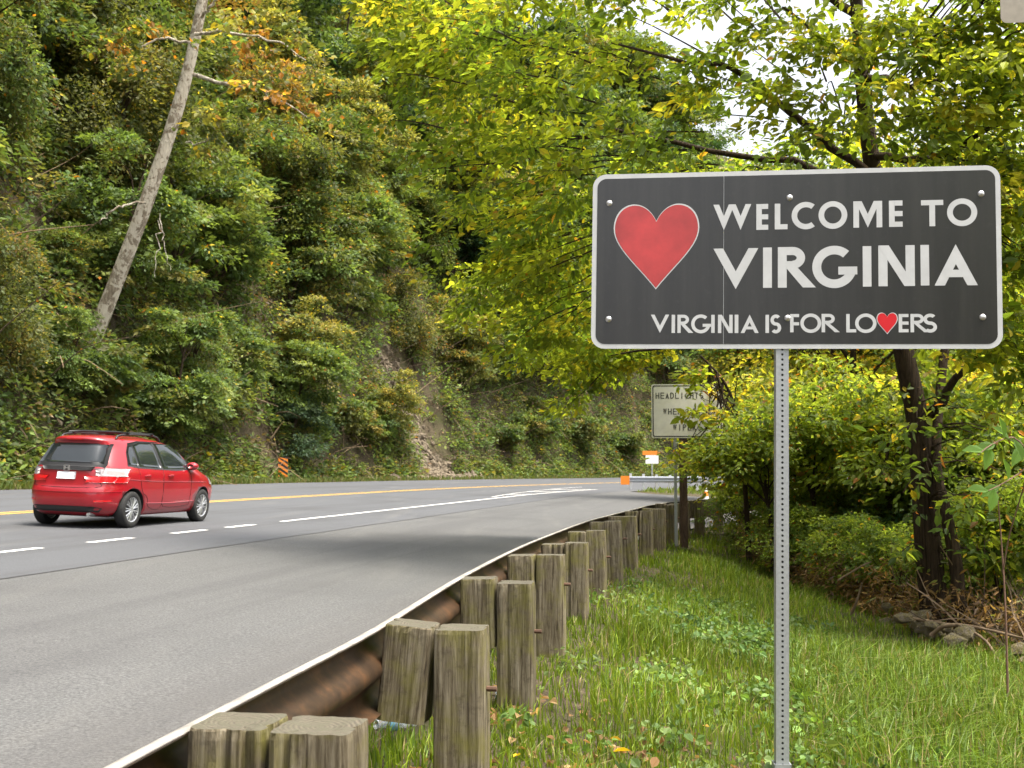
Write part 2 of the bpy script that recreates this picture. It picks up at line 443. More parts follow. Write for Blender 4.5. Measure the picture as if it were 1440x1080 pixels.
def timber(h, w, d, seed, notch=True, chamfer=0.006):
    """upright weathered timber, base at z=0; width w (x), depth d (y)"""
    r = rng(seed); m = 10; per = []
    for (ax, ay, bx, by) in ((-1, -1, 1, -1), (1, -1, 1, 1), (1, 1, -1, 1), (-1, 1, -1, -1)):
        for k in range(m):
            t = k / m; per.append((ax + (bx - ax) * t, ay + (by - ay) * t))
    q = np.array(per); n = len(q)
    ch = chamfer / (w / 2)
    corner = (np.abs(q) > 0.999).all(1)
    q[corner] *= (1 - ch)
    xy = q * np.array([w / 2, d / 2])
    zs = np.array([0, 0.08, 0.2, 0.4, 0.6, 0.8, 0.93, 0.985, 1.0]) * h
    depth = np.zeros(n)
    for k in r.choice(np.r_[2:9, 12:19, 32:39], 3 if notch else 1, replace=False): depth[k] = r.uniform(0.006, 0.022)
    V = []
    out = xy / (np.linalg.norm(xy, axis=1)[:, None])
    for i, z in enumerate(zs):
        wob = 0.0009 * r.standard_normal(n)
        k = depth * (1.0 if z > 0.25 * h else 0.4) - wob
        sh = 0.004 if i == len(zs) - 1 else (0.002 if i == len(zs) - 2 else 0)
        p = xy - out * (k + sh)[:, None]
        zz = np.full(n, z) + (0.0006 * r.standard_normal(n) - 0.2 * depth if i == len(zs) - 1 else 0)
        V.append(np.c_[p, zz])
    L = len(zs); V = np.concatenate(V)
    i = np.arange(L - 1)[:, None] * n; j = np.arange(n)[None]; k = (j + 1) % n
    F = np.stack([i + j, i + k, i + n + k, i + n + j], -1).reshape(-1, 4)
    mb = MB(); mb.add(V, F, 0)
    # dished end-grain top: rings of the outline down to the middle
    top = V[-n:]; rings = [top]
    for f, dz in ((0.75, 0.001), (0.4, -0.004)): rings.append(np.c_[top[:, :2] * f, np.full(n, h + dz)])
    RV = np.concatenate(rings + [[[0, 0, h - 0.0045]]])
    i = np.arange(2)[:, None] * n
    RF = np.stack([i + j, i + k, i + n + k, i + n + j], -1).reshape(-1, 4)
    TF = np.stack([2 * n + np.arange(n), 2 * n + (np.arange(n) + 1) % n, np.full(n, 3 * n)], -1)
    mb.add(RV, [RF, TF], 1)
    mb.add(np.r_[V[:n], [[0, 0, 0]]], np.stack([(np.arange(n) + 1) % n, np.arange(n), np.full(n, n)], -1), 1)
    return mb.mesh('timber', M_TIMBER, M_END)

def build_guardrail():
    gr = thing('guardrail', 'long W-beam guardrail on weathered timber posts along the road shoulder', 'guardrail', (-0.4, 2.6, 0))
    base = np.array([-0.4, 2.6, 0])
    posts = [timber(1.05, 0.192, 0.195, 40 + k) for k in range(4)]
    blocks = [timber(0.36, 0.185, 0.19, 60 + k) for k in range(4)]
    boltm = MB().tube([[0.09, 0, 0], [0.135, 0, 0]], 0.011, 8).mesh('bolt', M_RUST)
    # arc length along the line of posts
    yy = np.linspace(-3, 30, 800); xx = railx(yy)
    L = np.concatenate([[0], np.cumsum(np.hypot(np.diff(xx), np.diff(yy)))])
    l0 = np.interp(2.7, yy, L)
    r = rng(5)
    k = -2
    while True:
        l = l0 + k * 1.76
        if l > L[-1]: break
        y = np.interp(l, L, yy); x = np.interp(l, L, xx)
        d = np.array([np.interp(l + .1, L, xx) - x, np.interp(l + .1, L, yy) - y]); a = math.atan2(-d[0], d[1])
        top = 0.66 + r.normal(0, 0.012); tilt = r.normal(0, 0.012, 2)
        blean = r.normal(0, 0.02); bz = r.normal(0, 0.012)
        if k == 0: tilt[:] = 0; top = 0.668; blean = 0.0; bz = 0.004
        if k == 1: tilt[:] = 0; blean = 0.09; bz = 0.014; top = 0.655
        if k == 2: blean = -0.02; bz = 0.02; top = 0.655
        top += zroad(x, y) + 0.012
        lat = np.array([math.cos(a), math.sin(a)])
        o = link('post', posts[k % 4], gr, np.array([x, y, top - 1.05]) - base, (tilt[0], tilt[1], a))
        bx = np.array([x, y]) - lat * 0.196
        o2 = link('blockout', blocks[k % 4], gr, np.array([bx[0] - 0.02 * blean / 0.065 * (k == 1), bx[1], top - 0.36 + bz]) - base, (0, blean, a))
        link('bolt', boltm, gr, np.array([x, y, top - 0.2 - 0.03 * (k % 3)]) - base, (0, 0, a))
        k += 1
    # W-beam, seen from behind: cross-section (towards the road, up), top lip at post-top height
    prof = np.array([[0.010, -0.012], [0.0, 0.0], [0.026, 0.0015], [0.050, -0.008], [0.074, -0.034], [0.082, -0.055], [0.074, -0.078], [0.03, -0.115],
                     [0.006, -0.135], [0.0, -0.158], [0.006, -0.181], [0.03, -0.2], [0.074, -0.238], [0.082, -0.262], [0.076, -0.285], [0.05, -0.305], [0.0, -0.318]])
    ll = np.arange(0.5, L[-1], 0.22)
    y = np.interp(ll, L, yy); x = np.interp(ll, L, xx)
    t = np.stack([np.gradient(x), np.gradient(y)], 1); t /= np.linalg.norm(t, axis=1)[:, None]
    lat = np.stack([-t[:, 1], t[:, 0]], 1)
    off = 0.297 + 0.012 * vnoise(ll, ll * 0, 0.35, 4)
    zz = 0.668 + 0.010 * vnoise(ll, ll * 0, 0.45, 9) + zroad(x, y) + 0.012
    def sweep(pr):
        V = np.zeros((len(ll), len(pr), 3))
        V[..., :2] = (np.stack([x, y], 1)[:, None] + lat[:, None] * (off[:, None] + pr[None, :, 0])[..., None])
        V[..., 2] = zz[:, None] + pr[None, :, 1]
        return V.reshape(-1, 3) - base
    mb = MB()
    mb.add(sweep(prof[4:]), grid_faces(len(ll), len(prof) - 4), 0)
    back = prof[4:] + np.array([-0.004, 0.0])
    mb.add(sweep(back), grid_faces(len(ll), len(back))[:, ::-1], 0)
    mb.add(sweep(prof[:5]), grid_faces(len(ll), 5), 1)
    mb.add(sweep(prof[1:5] + np.array([0.0, -0.005])), grid_faces(len(ll), 4)[:, ::-1], 0)
    rail = link('rail', mb.mesh('rail', M_RAIL_BACK, M_GALV, smooth=True), gr)
build_guardrail()

# ------------------------------------------------------------------ lettering
def arc_strip(cx, cy, rx, ry, t, a0, a1, n=28):
    a = np.radians(np.linspace(a0, a1, n))
    o = np.stack([cx + rx * np.cos(a), cy + ry * np.sin(a)], 1); i = np.stack([cx + (rx - t) * np.cos(a), cy + (ry - t) * np.sin(a)], 1)
    return np.stack([o, i], 1).reshape(-1, 2), grid_faces(n, 2)
def glyph(ch, w, t):
    """strokes of a capital of height 1; list of (points2d, faces)"""
    S = []
    def poly(*p): S.append((np.array(p, float), np.array([list(range(len(p)))])))
    def bar(x0, y0, x1, y1): poly((x0, y0), (x1, y0), (x1, y1), (x0, y1))
    def vee(x0, x1, flip=False):
        th = min(t * 1.12, (x1 - x0) * 0.27); m = (x0 + x1) / 2; yi = 2 * th / (x1 - x0); f = (lambda y: 1 - y) if flip else (lambda y: y)
        poly((x0, f(1)), (x0 + th, f(1)), (m, f(yi)), (m, f(0))); poly((x1, f(1)), (m, f(0)), (m, f(yi)), (x1 - th, f(1)))
    if ch == 'I': bar(0, 0, w, 1)
    elif ch == 'L': bar(0, 0, t, 1); bar(t, 0, w, t * 0.95)
    elif ch == 'E': bar(0, 0, t, 1); [bar(t, y, w, y + t * 0.95) for y in (0, 0.5 - t * 0.47, 1 - t * 0.95)]
    elif ch == 'F': bar(0, 0, t, 1); [bar(t, y, w, y + t * 0.95) for y in (0.47 - t * 0.5, 1 - t * 0.95)]
    elif ch == 'T': bar(0, 1 - t * 0.95, w, 1); bar(w / 2 - t / 2, 0, w / 2 + t / 2, 1 - t * 0.95)
    elif ch == 'H': bar(0, 0, t, 1); bar(w - t, 0, w, 1); bar(t, 0.5 - t / 2, w - t, 0.5 + t / 2)
    elif ch == 'V': vee(0, w)
    elif ch == 'A': vee(0, w, True); bar(w * 0.24, 0.2, w * 0.76, 0.2 + t * 0.85)
    elif ch == 'W': vee(0, w * 0.56); vee(w * 0.44, w)
    elif ch == 'M': bar(0, 0, t, 1); bar(w - t, 0, w, 1); vee(t * 0.35, w - t * 0.35)
    elif ch == 'N': bar(0, 0, t, 1); bar(w - t, 0, w, 1); poly((0, 1), (t * 1.15, 1), (w, 0), (w - t * 1.15, 0))
    elif ch == 'O': S.append(arc_strip(w / 2, 0.5, w / 2, 0.5, t, 0, 360, 40))
    elif ch == 'C': S.append(arc_strip(0.5, 0.5, 0.5, 0.5, t, 52, 308, 34))
    elif ch == 'G':
        S.append(arc_strip(0.5, 0.5, 0.5, 0.5, t, 48, 352, 36)); bar(w * 0.58, 0.5 - t * 0.9, w, 0.5 + t * 0.02)
    elif ch in 'RP':
        bar(0, 0, t, 1); r = 0.27; c = max(w * 0.55, t + 0.05) - r * 0.55
        bar(t, 1 - t * 0.95, c, 1); bar(t, 1 - 2 * r, c, 1 - 2 * r + t * 0.9)
        S.append(arc_strip(c, 1 - r, min(w * 0.72 - c, 0.4) if ch == 'R' else w - c, r, t * 0.95, -90, 90, 18))
        if ch == 'R': poly((t * 0.95, 0.48), (t * 0.95 + t * 1.3, 0.48), (w, 0), (w - t * 1.45, 0))
    elif ch == 'D':
        bar(0, 0, t, 1); c = w * 0.4; bar(t, 0, c, t); bar(t, 1 - t, c, 1); S.append(arc_strip(c, 0.5, w - c, 0.5, t, -90, 90, 20))
    elif ch == 'U':
        bar(0, w / 2, t, 1); bar(w - t, w / 2, w, 1); S.append(arc_strip(w / 2, w / 2, w / 2, w / 2, t, 180, 360, 18))
    elif ch == 'S':
        r = 0.5 * (0.5 + t / 2); rx = min(w / 2, r * 1.15)
        S.append(arc_strip(w / 2, 1 - r, rx, r, t, 40, 270, 24)); S.append(arc_strip(w / 2, r, rx, r, t, 90, -140, 24))
    return S
def text_mesh(name, items, stroke, z0, mat):
    """items: (char, x0, x1, y0, y1) in the face's plane (x right, z up); faces lie at -y"""
    out = []
    for ch, x0, x1, y0, y1 in items:
        h = y1 - y0; mb = MB()
        for li, (p, f) in enumerate(glyph(ch, (x1 - x0) / h, stroke / h)):
            mb.add(np.stack([x0 + p[:, 0] * h, np.full(len(p), -(z0 + 0.0002 * li)), y0 + p[:, 1] * h], 1), [f])
        out.append(mb.mesh('letter', mat))
    return out
def bez(p0, p1, p2, p3, n=14):
    t = np.linspace(0, 1, n)[:, None]
    return (1 - t) ** 3 * np.array(p0) + 3 * (1 - t) ** 2 * t * np.array(p1) + 3 * (1 - t) * t * t * np.array(p2) + t ** 3 * np.array(p3)
def heart_outline():
    h = np.concatenate([bez((0, .80), (.055, .92), (.15, 1.0), (.26, 1.0)), bez((.26, 1), (.40, 1.0), (.5, .88), (.5, .72))[1:], bez((.5, .72), (.5, .50), (.24, .30), (0, 0))[1:]])
    l = h[::-1].copy(); l[:, 0] *= -1
    return np.concatenate([h, l[1:-1]])
def heart_mesh(name, cx, y0, w, h, z, mat, grow=0.0, thick=0.0004):
    p = heart_outline(); c = np.array([0, 0.55])
    q = (p - c) * np.array([1 + 2 * grow / w, 1 + 2.2 * grow / h]) + c
    V = np.stack([cx + q[:, 0] * w, np.full(len(q), -z), y0 + q[:, 1] * h], 1)
    # fan from the middle, the shape is star-like around it
    n = len(V); V = np.r_[V, [[cx, -z, y0 + 0.5 * h]]]
    F = np.stack([np.arange(n), (np.arange(n) + 1) % n, np.full(n, n)], 1)
    return mesh_np(name, V, F, mat)

def sign_face_mat():
    m, nt, b = new_mat('black_sign_sheeting')
    v = coords(nt)
    st = noise(nt, coords(nt, 'Object', (14, 1, 0.7)), 1.0, 5, 0.65)
    gr = noise(nt, v, 26, 5, 0.7)
    col = mixc(nt, (0.007, 0.0065, 0.006), (0.02, 0.019, 0.017), ramp(nt, st, [(0.4, (0, 0, 0)), (0.75, (1, 1, 1))]))
    col = mixc(nt, col, (0.04, 0.039, 0.036), ramp(nt, gr, [(0.55, (0, 0, 0)), (0.8, (0.45, 0.45, 0.45))]))
    nt.links.new(col, b.inputs['Base Color'])
    b.inputs['Roughness'].default_value = 0.33; b.inputs['Specular IOR Level'].default_value = 0.85
    return m
M_SIGN = sign_face_mat()
M_SIGN_W = plain('white_sheeting', (0.52, 0.53, 0.535), 0.45, var=0.09, vs=12)
M_RED = plain('faded_red_sheeting', (0.42, 0.032, 0.032), 0.33, spec=0.7, var=0.35, vs=5)
M_RED2 = plain('red_sheeting', (0.58, 0.012, 0.02), 0.35, var=0.05)
M_STEEL = plain('galvanised_steel', (0.42, 0.44, 0.46), 0.42, 0.55, var=0.16, vs=60)
M_BOLT = plain('bright_bolt', (0.6, 0.6, 0.6), 0.3, 0.8)
M_BLACK = plain('black_print_and_tube_shade', (0.02, 0.02, 0.02), 0.5)

def rr_outline(w, h, r, n=8):
    p = []
    for cx, cy, a0 in ((w - r, h - r, 0), (r, h - r, 90), (r, r, 180), (w - r, r, 270)):
        for a in np.radians(np.linspace(a0, a0 + 90, n)): p.append((cx + r * math.cos(a), cy + r * math.sin(a)))
    return np.array(p)
def plate(mb, out, y0, y1, mi=0):
    n = len(out); A = np.c_[out[:, 0], np.full(n, y0), out[:, 1]]; B = np.c_[out[:, 0], np.full(n, y1), out[:, 1]]
    j = np.arange(n); k = (j + 1) % n
    mb.add(np.r_[A, B], [np.array([list(range(n))]), np.array([list(range(n, 2 * n))[::-1]]), np.stack([j, j + n, k + n, k], 1)], mi)
def perforated_tube(z0, z1, w, pitch=0.0254, hole=0.0064):
    """square tube with a row of round holes on each face"""
    mb = MB(); n = int((z1 - z0) / pitch); h = w / 2
    a = np.radians(np.arange(8) * 45 + 0.0)
    out = np.array([(1, 0), (1, 1), (0, 1), (-1, 1), (-1, 0), (-1, -1), (0, -1), (1, -1)], float)
    for f in range(4):
        R = np.array(Matrix.Rotation(f * math.pi / 2, 3, 'Z'))
        for i in range(n):
            zc = z0 + (i + 0.5) * pitch
            o = np.c_[out[:, 0] * h, np.full(8, -h), zc + out[:, 1] * pitch / 2]
            q = np.c_[hole * np.cos(a), np.full(8, -h), zc + hole * np.sin(a)]
            q2 = q + np.array([0, 0.004, 0])
            j = np.arange(8); k = (j + 1) % 8
            mb.add(np.r_[o, q, q2] @ R.T, np.concatenate([np.stack([j, k, k + 8, j + 8], 1), np.stack([j + 8, k + 8, k + 16, j + 16], 1)]))
    for f in range(4):                               # black liner added to paint the tube's inner shade behind the holes
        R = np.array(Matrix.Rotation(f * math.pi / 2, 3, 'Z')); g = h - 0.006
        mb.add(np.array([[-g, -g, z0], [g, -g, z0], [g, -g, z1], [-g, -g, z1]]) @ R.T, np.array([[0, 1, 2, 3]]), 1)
    return mb
def build_welcome_sign():
    yaw, pit, roll = -0.1604, -0.0087, 0.0176
    R = Matrix.Rotation(yaw, 3, 'Z') @ Matrix.Rotation(pit, 3, 'X') @ Matrix.Rotation(roll, 3, 'Y')
    W, H = 1.98, 0.8986
    t = thing('welcome_sign', 'black state welcome sign with big red heart on a perforated steel post', 'sign')
    t.matrix_world = Matrix.Translation((1.3771, 5.5826, 1.8537)) @ R.to_4x4()
    ox = -W / 2
    def sh(me):                                      # local coords start at the lower left corner
        return me
    panel = MB(); plate(panel, rr_outline(W, H, 0.068) + [ox, 0], 0.0, 0.004)
    pn = link('panel', panel.mesh('panel', M_SIGN_W), t)
    B = 0.0235; seam = 0.661; r = 0.046
    full = rr_outline(W - 2 * B, H - 2 * B, r) + [ox + B, B]
    sx = ox + seam
    left = np.array([p for p in full if p[0] < sx]); right = np.array([p for p in full if p[0] >= sx])
    # order: full starts at the upper right going counter-clockwise
    li = np.where(full[:, 0] < sx)[0]
    left = np.r_[[[sx - 0.0012, H - B]], full[li], [[sx - 0.0012, B]]]   # same winding as the right half
    ri = np.r_[np.arange(li[-1] + 1, len(full)), np.arange(0, li[0])]
    right = np.r_[[[sx + 0.0012, B]], full[ri], [[sx + 0.0012, H - B]]]
    for nm, o in (('face', left), ('face', right)):
        mb = MB(); plate(mb, o, -0.0012, -0.0001); link(nm, mb.mesh('face', M_SIGN), pn)
    k = H / 0.85
    row1 = [('W',0.609,0.796,0.566,0.690), ('E',0.821,0.879,0.565,0.689), ('L',0.911,0.973,0.566,0.689), ('C',0.993,1.100,0.564,0.695), ('O',1.123,1.261,0.564,0.696),
            ('M',1.290,1.427,0.568,0.693), ('E',1.459,1.523,0.569,0.693), ('T',1.610,1.714,0.569,0.692), ('O',1.731,1.871,0.567,0.697)]
    row2 = [('V',0.610,0.831,0.283,0.478), ('I',0.854,0.897,0.288,0.480), ('R',0.926,1.109,0.288,0.481), ('G',1.092,1.307,0.284,0.484), ('I',1.333,1.374,0.290,0.480),
            ('N',1.407,1.578,0.291,0.482), ('I',1.605,1.645,0.293,0.482), ('A',1.669,1.869,0.292,0.483)]
    row3 = [('V',0.301,0.393,0.075,0.163), ('I',0.405,0.422,0.075,0.162), ('R',0.434,0.513,0.075,0.162), ('G',0.502,0.600,0.073,0.163), ('I',0.601,0.618,0.075,0.161),
            ('N',0.634,0.706,0.074,0.161), ('I',0.716,0.734,0.074,0.161), ('A',0.745,0.833,0.074,0.161), ('I',0.866,0.883,0.074,0.160), ('S',0.890,0.942,0.072,0.161),
            ('F',0.985,1.028,0.077,0.163), ('O',1.034,1.134,0.074,0.165), ('R',1.136,1.223,0.077,0.163), ('L',1.253,1.300,0.076,0.162), ('O',1.295,1.396,0.073,0.164),
            ('E',1.500,1.546,0.076,0.161), ('R',1.555,1.642,0.076,0.161), ('S',1.615,1.678,0.074,0.162)]
    for row, st, lab in ((row1, 0.027, 'WELCOME TO in white capitals'), (row2, 0.043, 'VIRGINIA in large white capitals'), (row3, 0.0165, 'VIRGINIA IS FOR LOVERS in small white capitals')):
        it = [(c, a + ox, b + ox, y0 * k, y1 * k) for c, a, b, y0, y1 in row]
        for me in text_mesh('letter', it, st, 0.0016, M_SIGN_W): link('letter', me, t)
    hx, hw, hy, hh = ox + 0.3245, 0.418, 0.288 * k + 0.004, 0.409 * k - 0.008
    hb = link('heart_border', heart_mesh('heart_border', hx, hy, hw, hh, 0.0016, M_SIGN_W, 0.0065), t)
    setp(link('heart', heart_mesh('heart', hx, hy, hw, hh, 0.0022, M_RED), t), 'large faded red heart')
    link('heart_border', heart_mesh('heart_border', ox + 1.446, 0.071 * k, 0.092, 0.093 * k, 0.0024, M_SIGN_W, 0.004), t)
    setp(link('heart', heart_mesh('heart', ox + 1.446, 0.071 * k + 0.001, 0.092, 0.093 * k, 0.003, M_RED2), t), 'small bright red heart in place of the letter V')
    bm = MB()
    aa = np.linspace(0, np.pi / 2, 5)
    prof = [(0.0165 * math.cos(a) if i else 0.0165, 0.009 * math.sin(a)) for i, a in enumerate(aa)]
    V = np.array([[rr * math.cos(u), -d, rr * math.sin(u)] for rr, d in prof for u in np.linspace(0, 2 * np.pi, 12, endpoint=False)])
    i = np.arange(4)[:, None] * 12; j = np.arange(12)[None]; kk = (j + 1) % 12
    bm.add(V, np.stack([i + j, i + kk, i + 12 + kk, i + 12 + j], -1).reshape(-1, 4))
    bmesh_ = bm.mesh('bolt', M_BOLT, smooth=True)
    for u, v in ((0.085, .7076), (.9836, .7166), (1.890, .717), (.088, .142), (1.889, .1446), (.9727, .144)):
        link('bolt', bmesh_, t, (ox + u, -0.001, v * k))
    # post: in its own rotation, a corner turned slightly to the road
    px = ox + 0.945
    zt, zb = H - 0.04, -2.25
    link('post', perforated_tube(zb, zt, 0.062).mesh('post', M_STEEL, M_BLACK), t, (px, 0.0375, 0), (0, 0, 0.10))
    slv = MB()
    for f in range(4):
        R2 = np.array(Matrix.Rotation(f * math.pi / 2 + 0.10, 3, 'Z'))
        slv.add(np.array([[-.041, -.041, 0], [.041, -.041, 0], [.041, -.036, 0], [-.041, -.036, 0], [-.041, -.041, .33], [.041, -.041, .33], [.041, -.036, .33], [-.041, -.036, .33]]) @ R2.T,
                np.array([[0, 1, 5, 4], [1, 2, 6, 5], [2, 3, 7, 6], [3, 0, 4, 7], [4, 5, 6, 7]]))
    sl = link('post_sleeve', slv.mesh('post_sleeve', M_STEEL), t, (px, 0.0375, -2.335))
    link('bolt', bmesh_, sl, (0.003, -0.043, 0.30), None, 0.8)
build_welcome_sign()

def simple_text(rows, ch_w, gap, h, stroke, cx, cz, pitch, z0, mat):
    items = []
    for i, row in enumerate(rows):
        tw = len(row) * (ch_w + gap) - gap; x = cx - tw / 2; y = cz - i * pitch
        for ch in row:
            w = stroke if ch == 'I' else ch_w
            if ch != ' ':
                o = (ch_w - w) / 2
                items.append((ch, x + o, x + o + w, y, y + h))
            x += ch_w + gap
    return text_mesh('lettering', items, stroke, z0, mat)
def build_headlight_sign():
    c = P(966.5, 616, 19.6)
    g = G(c[0] - 0.05, 19.6)
    t = thing('regulatory_sign', 'white rectangular headlights sign on wooden post half hidden by leaves', 'sign', (c[0], 19.6, g), (0, 0, -0.06))
    z = c[2] - g
    mb = MB(); plate(mb, rr_outline(1.22, 0.93, 0.04) + [-0.61, z], 0.0, 0.004)
    M_W = plain('dull_white_sheeting', (0.55, 0.55, 0.50), 0.6, var=0.1, vs=9)
    link('panel', mb.mesh('panel', M_W), t)
    o = rr_outline(1.18, 0.89, 0.035) + [-0.59, z + 0.02]; i_ = rr_outline(1.145, 0.855, 0.03) + [-0.5725, z + 0.0375]
    n = len(o); j = np.arange(n); k = (j + 1) % n
    link('border', mesh_np('border', np.r_[np.c_[o[:, 0], np.full(n, -.002), o[:, 1]], np.c_[i_[:, 0], np.full(n, -.002), i_[:, 1]]], np.stack([j, k, k + n, j + n], 1), M_BLACK), t)
    for me in simple_text(['HEADLIGHTS ON', 'WHEN USING', 'WIPERS'], 0.062, 0.022, 0.105, 0.0145, 0.0, z + 0.68, 0.275, 0.003, M_BLACK): link('letter', me, t)
    M_PW = bark_mat('brown_post_wood', (0.05, 0.032, 0.022), (0.12, 0.08, 0.055))
    link('post', MB().box((-0.07, 0.055, (z + 0.9) / 2 - 0.2), (0.13, 0.10, z + 1.3)).mesh('post', M_PW), t)
    link('post', MB().box((-0.2, 0.12, (z + 0.9) / 2 - 0.2), (0.05, 0.05, z + 1.3)).mesh('post', M_STEEL), t)
build_headlight_sign()

def build_far_furniture():
    # striped object marker at the foot of the hill
    M_OR = plain('orange_sheeting', (0.75, 0.22, 0.02), 0.5); M_WH = plain('white_plastic', (0.75, 0.75, 0.73), 0.5)
    X = x_of(12.75, 54.0); g = G(X, 54.0)
    t = thing('object_marker', 'orange and black striped object marker below the hillside', 'road marker', (X, 54, g), (0, 0, 0.05))
    h0, h1, w = 0.25, 1.2, 0.44
    link('panel', MB().box((0, 0, (h0 + h1) / 2), (w, 0.01, h1 - h0)).mesh('panel', M_OR), t)
    link('post', MB().box((0, 0.03, 0.3), (0.05, 0.04, 1.6)).mesh('post', M_STEEL), t)
    for i in range(-1, 5):                            # black diagonal bars clipped to the panel
        a = h0 + i * 0.26 + 0.08
        pts = []
        for x, dz in ((-w / 2, 0.30), (w / 2, 0.0), (w / 2, 0.12), (-w / 2, 0.42)): pts.append((x, np.clip(a + dz, h0, h1)))
        if abs(pts[0][1] - pts[3][1]) + abs(pts[1][1] - pts[2][1]) < 0.02: continue
        link('stripe', mesh_np('stripe', [[x, -0.007, z] for x, z in pts], np.array([[0, 1, 2, 3]]), M_BLACK), t)
    # far guardrail on the grass island beyond the junction
    a = np.array([P(884, 682, 66)[0], 66.0]); b_ = np.array([P(985, 682, 64)[0], 64.0])
    t = thing('steel_guardrail', 'short steel guardrail with orange end marker on the grass island beyond the junction', 'guardrail', (a[0], a[1], G(a[0], a[1])))
    n = 6
    for i in range(n):
        p = a + (b_ - a) * (i + 0.15) / (n - 0.6); z = G(p[0], p[1]) - G(a[0], a[1])
        link('post', MB().box((0, 0, 0.3), (0.14, 0.14, 1.2)).mesh('post', plain('pale_post', (0.5, 0.52, 0.54), 0.6)), t, (p[0] - a[0], p[1] - a[1], z))
    d = b_ - a; ang = math.atan2(d[1], d[0])
    pr = np.array([[0, .72], [-.08, .66], [-.08, .6], [0, .55], [-.08, .5], [-.08, .44], [0, .38]])
    ss = np.linspace(0, np.linalg.norm(d), 10)
    V = np.array([[s * math.cos(ang) - q[0] * math.sin(ang) * -1, s * math.sin(ang) + q[0] * math.cos(ang) - 0.12, q[1]] for s in ss for q in pr])
    link('rail', mesh_np('rail', V, grid_faces(10, 7), plain('galvanised_beam', (0.42, 0.45, 0.5), 0.4, 0.4, var=0.1), smooth=False), t)
    link('end_marker', MB().box((-0.22, -0.2, 0.5), (0.5, 0.03, 0.5)).mesh('end_marker', M_OR), t)
    # small white sign far beyond the junction
    c = P(917, 652, 84); g = G(c[0], 84)
    t = thing('far_sign', 'small white sign with orange plate above it beyond the junction', 'sign', (c[0], 84, g))
    z = c[2] - g
    mb = MB(); plate(mb, rr_outline(0.95, 0.62, 0.05) + [-0.475, z], 0, 0.006); link('panel', mb.mesh('panel', M_WH), t)
    mb = MB(); plate(mb, rr_outline(1.1, 0.3, 0.05) + [-0.7, z + 0.64], 0, 0.006); link('panel', mb.mesh('panel', M_OR), t)
    link('post', MB().box((0, 0.05, z / 2), (0.08, 0.06, z + 1.4)).mesh('post', M_STEEL), t)
    # traffic cone seen between the rail posts and the shrubs
    c = P(993, 716, 40); g = G(c[0], 40)
    t = thing('traffic_cone', 'orange traffic cone with white bands behind the guardrail', 'traffic cone', (c[0], 40, zroad(c[0], 40) + .004))
    prof = [(0.15, 0.04), (0.118, 0.2), (0.085, 0.4), (0.06, 0.56), (0.03, 0.72)]
    for i in range(4):
        (r0, z0), (r1, z1) = prof[i], prof[i + 1]; ex = 0.0
        link('cone_body' if i % 2 == 0 else 'reflective_band', MB().tube([[0, 0, z0], [0, 0, z1]], [r0, r1], 14).mesh('cone', M_OR if i % 2 == 0 else M_WH), t)
    link('base', MB().box((0, 0, 0.02), (0.4, 0.4, 0.04)).mesh('base', M_OR), t)
    # corner of a sign panel reaching in from the right
    c = P(1411, 25, 7.2); g = G(c[0] + 0.4, 7.25)
    t = thing('metal_sign', 'dull grey-tan metal sign panel high among the leaves', 'sign', (c[0] + 0.4, 7.25, g), (0, 0, -0.1))
    mb = MB(); plate(mb, rr_outline(0.76, 0.76, 0.04) + [-0.38, c[2] - g], 0, 0.004); link('panel', mb.mesh('panel', plain('dull_panel', (0.28, 0.25, 0.20), 0.6, var=0.15)), t)
    link('post', perforated_tube(-0.3, c[2] - g + 0.7, 0.055).mesh('post', M_STEEL, M_BLACK), t, (0, 0.033, 0))
build_far_furniture()

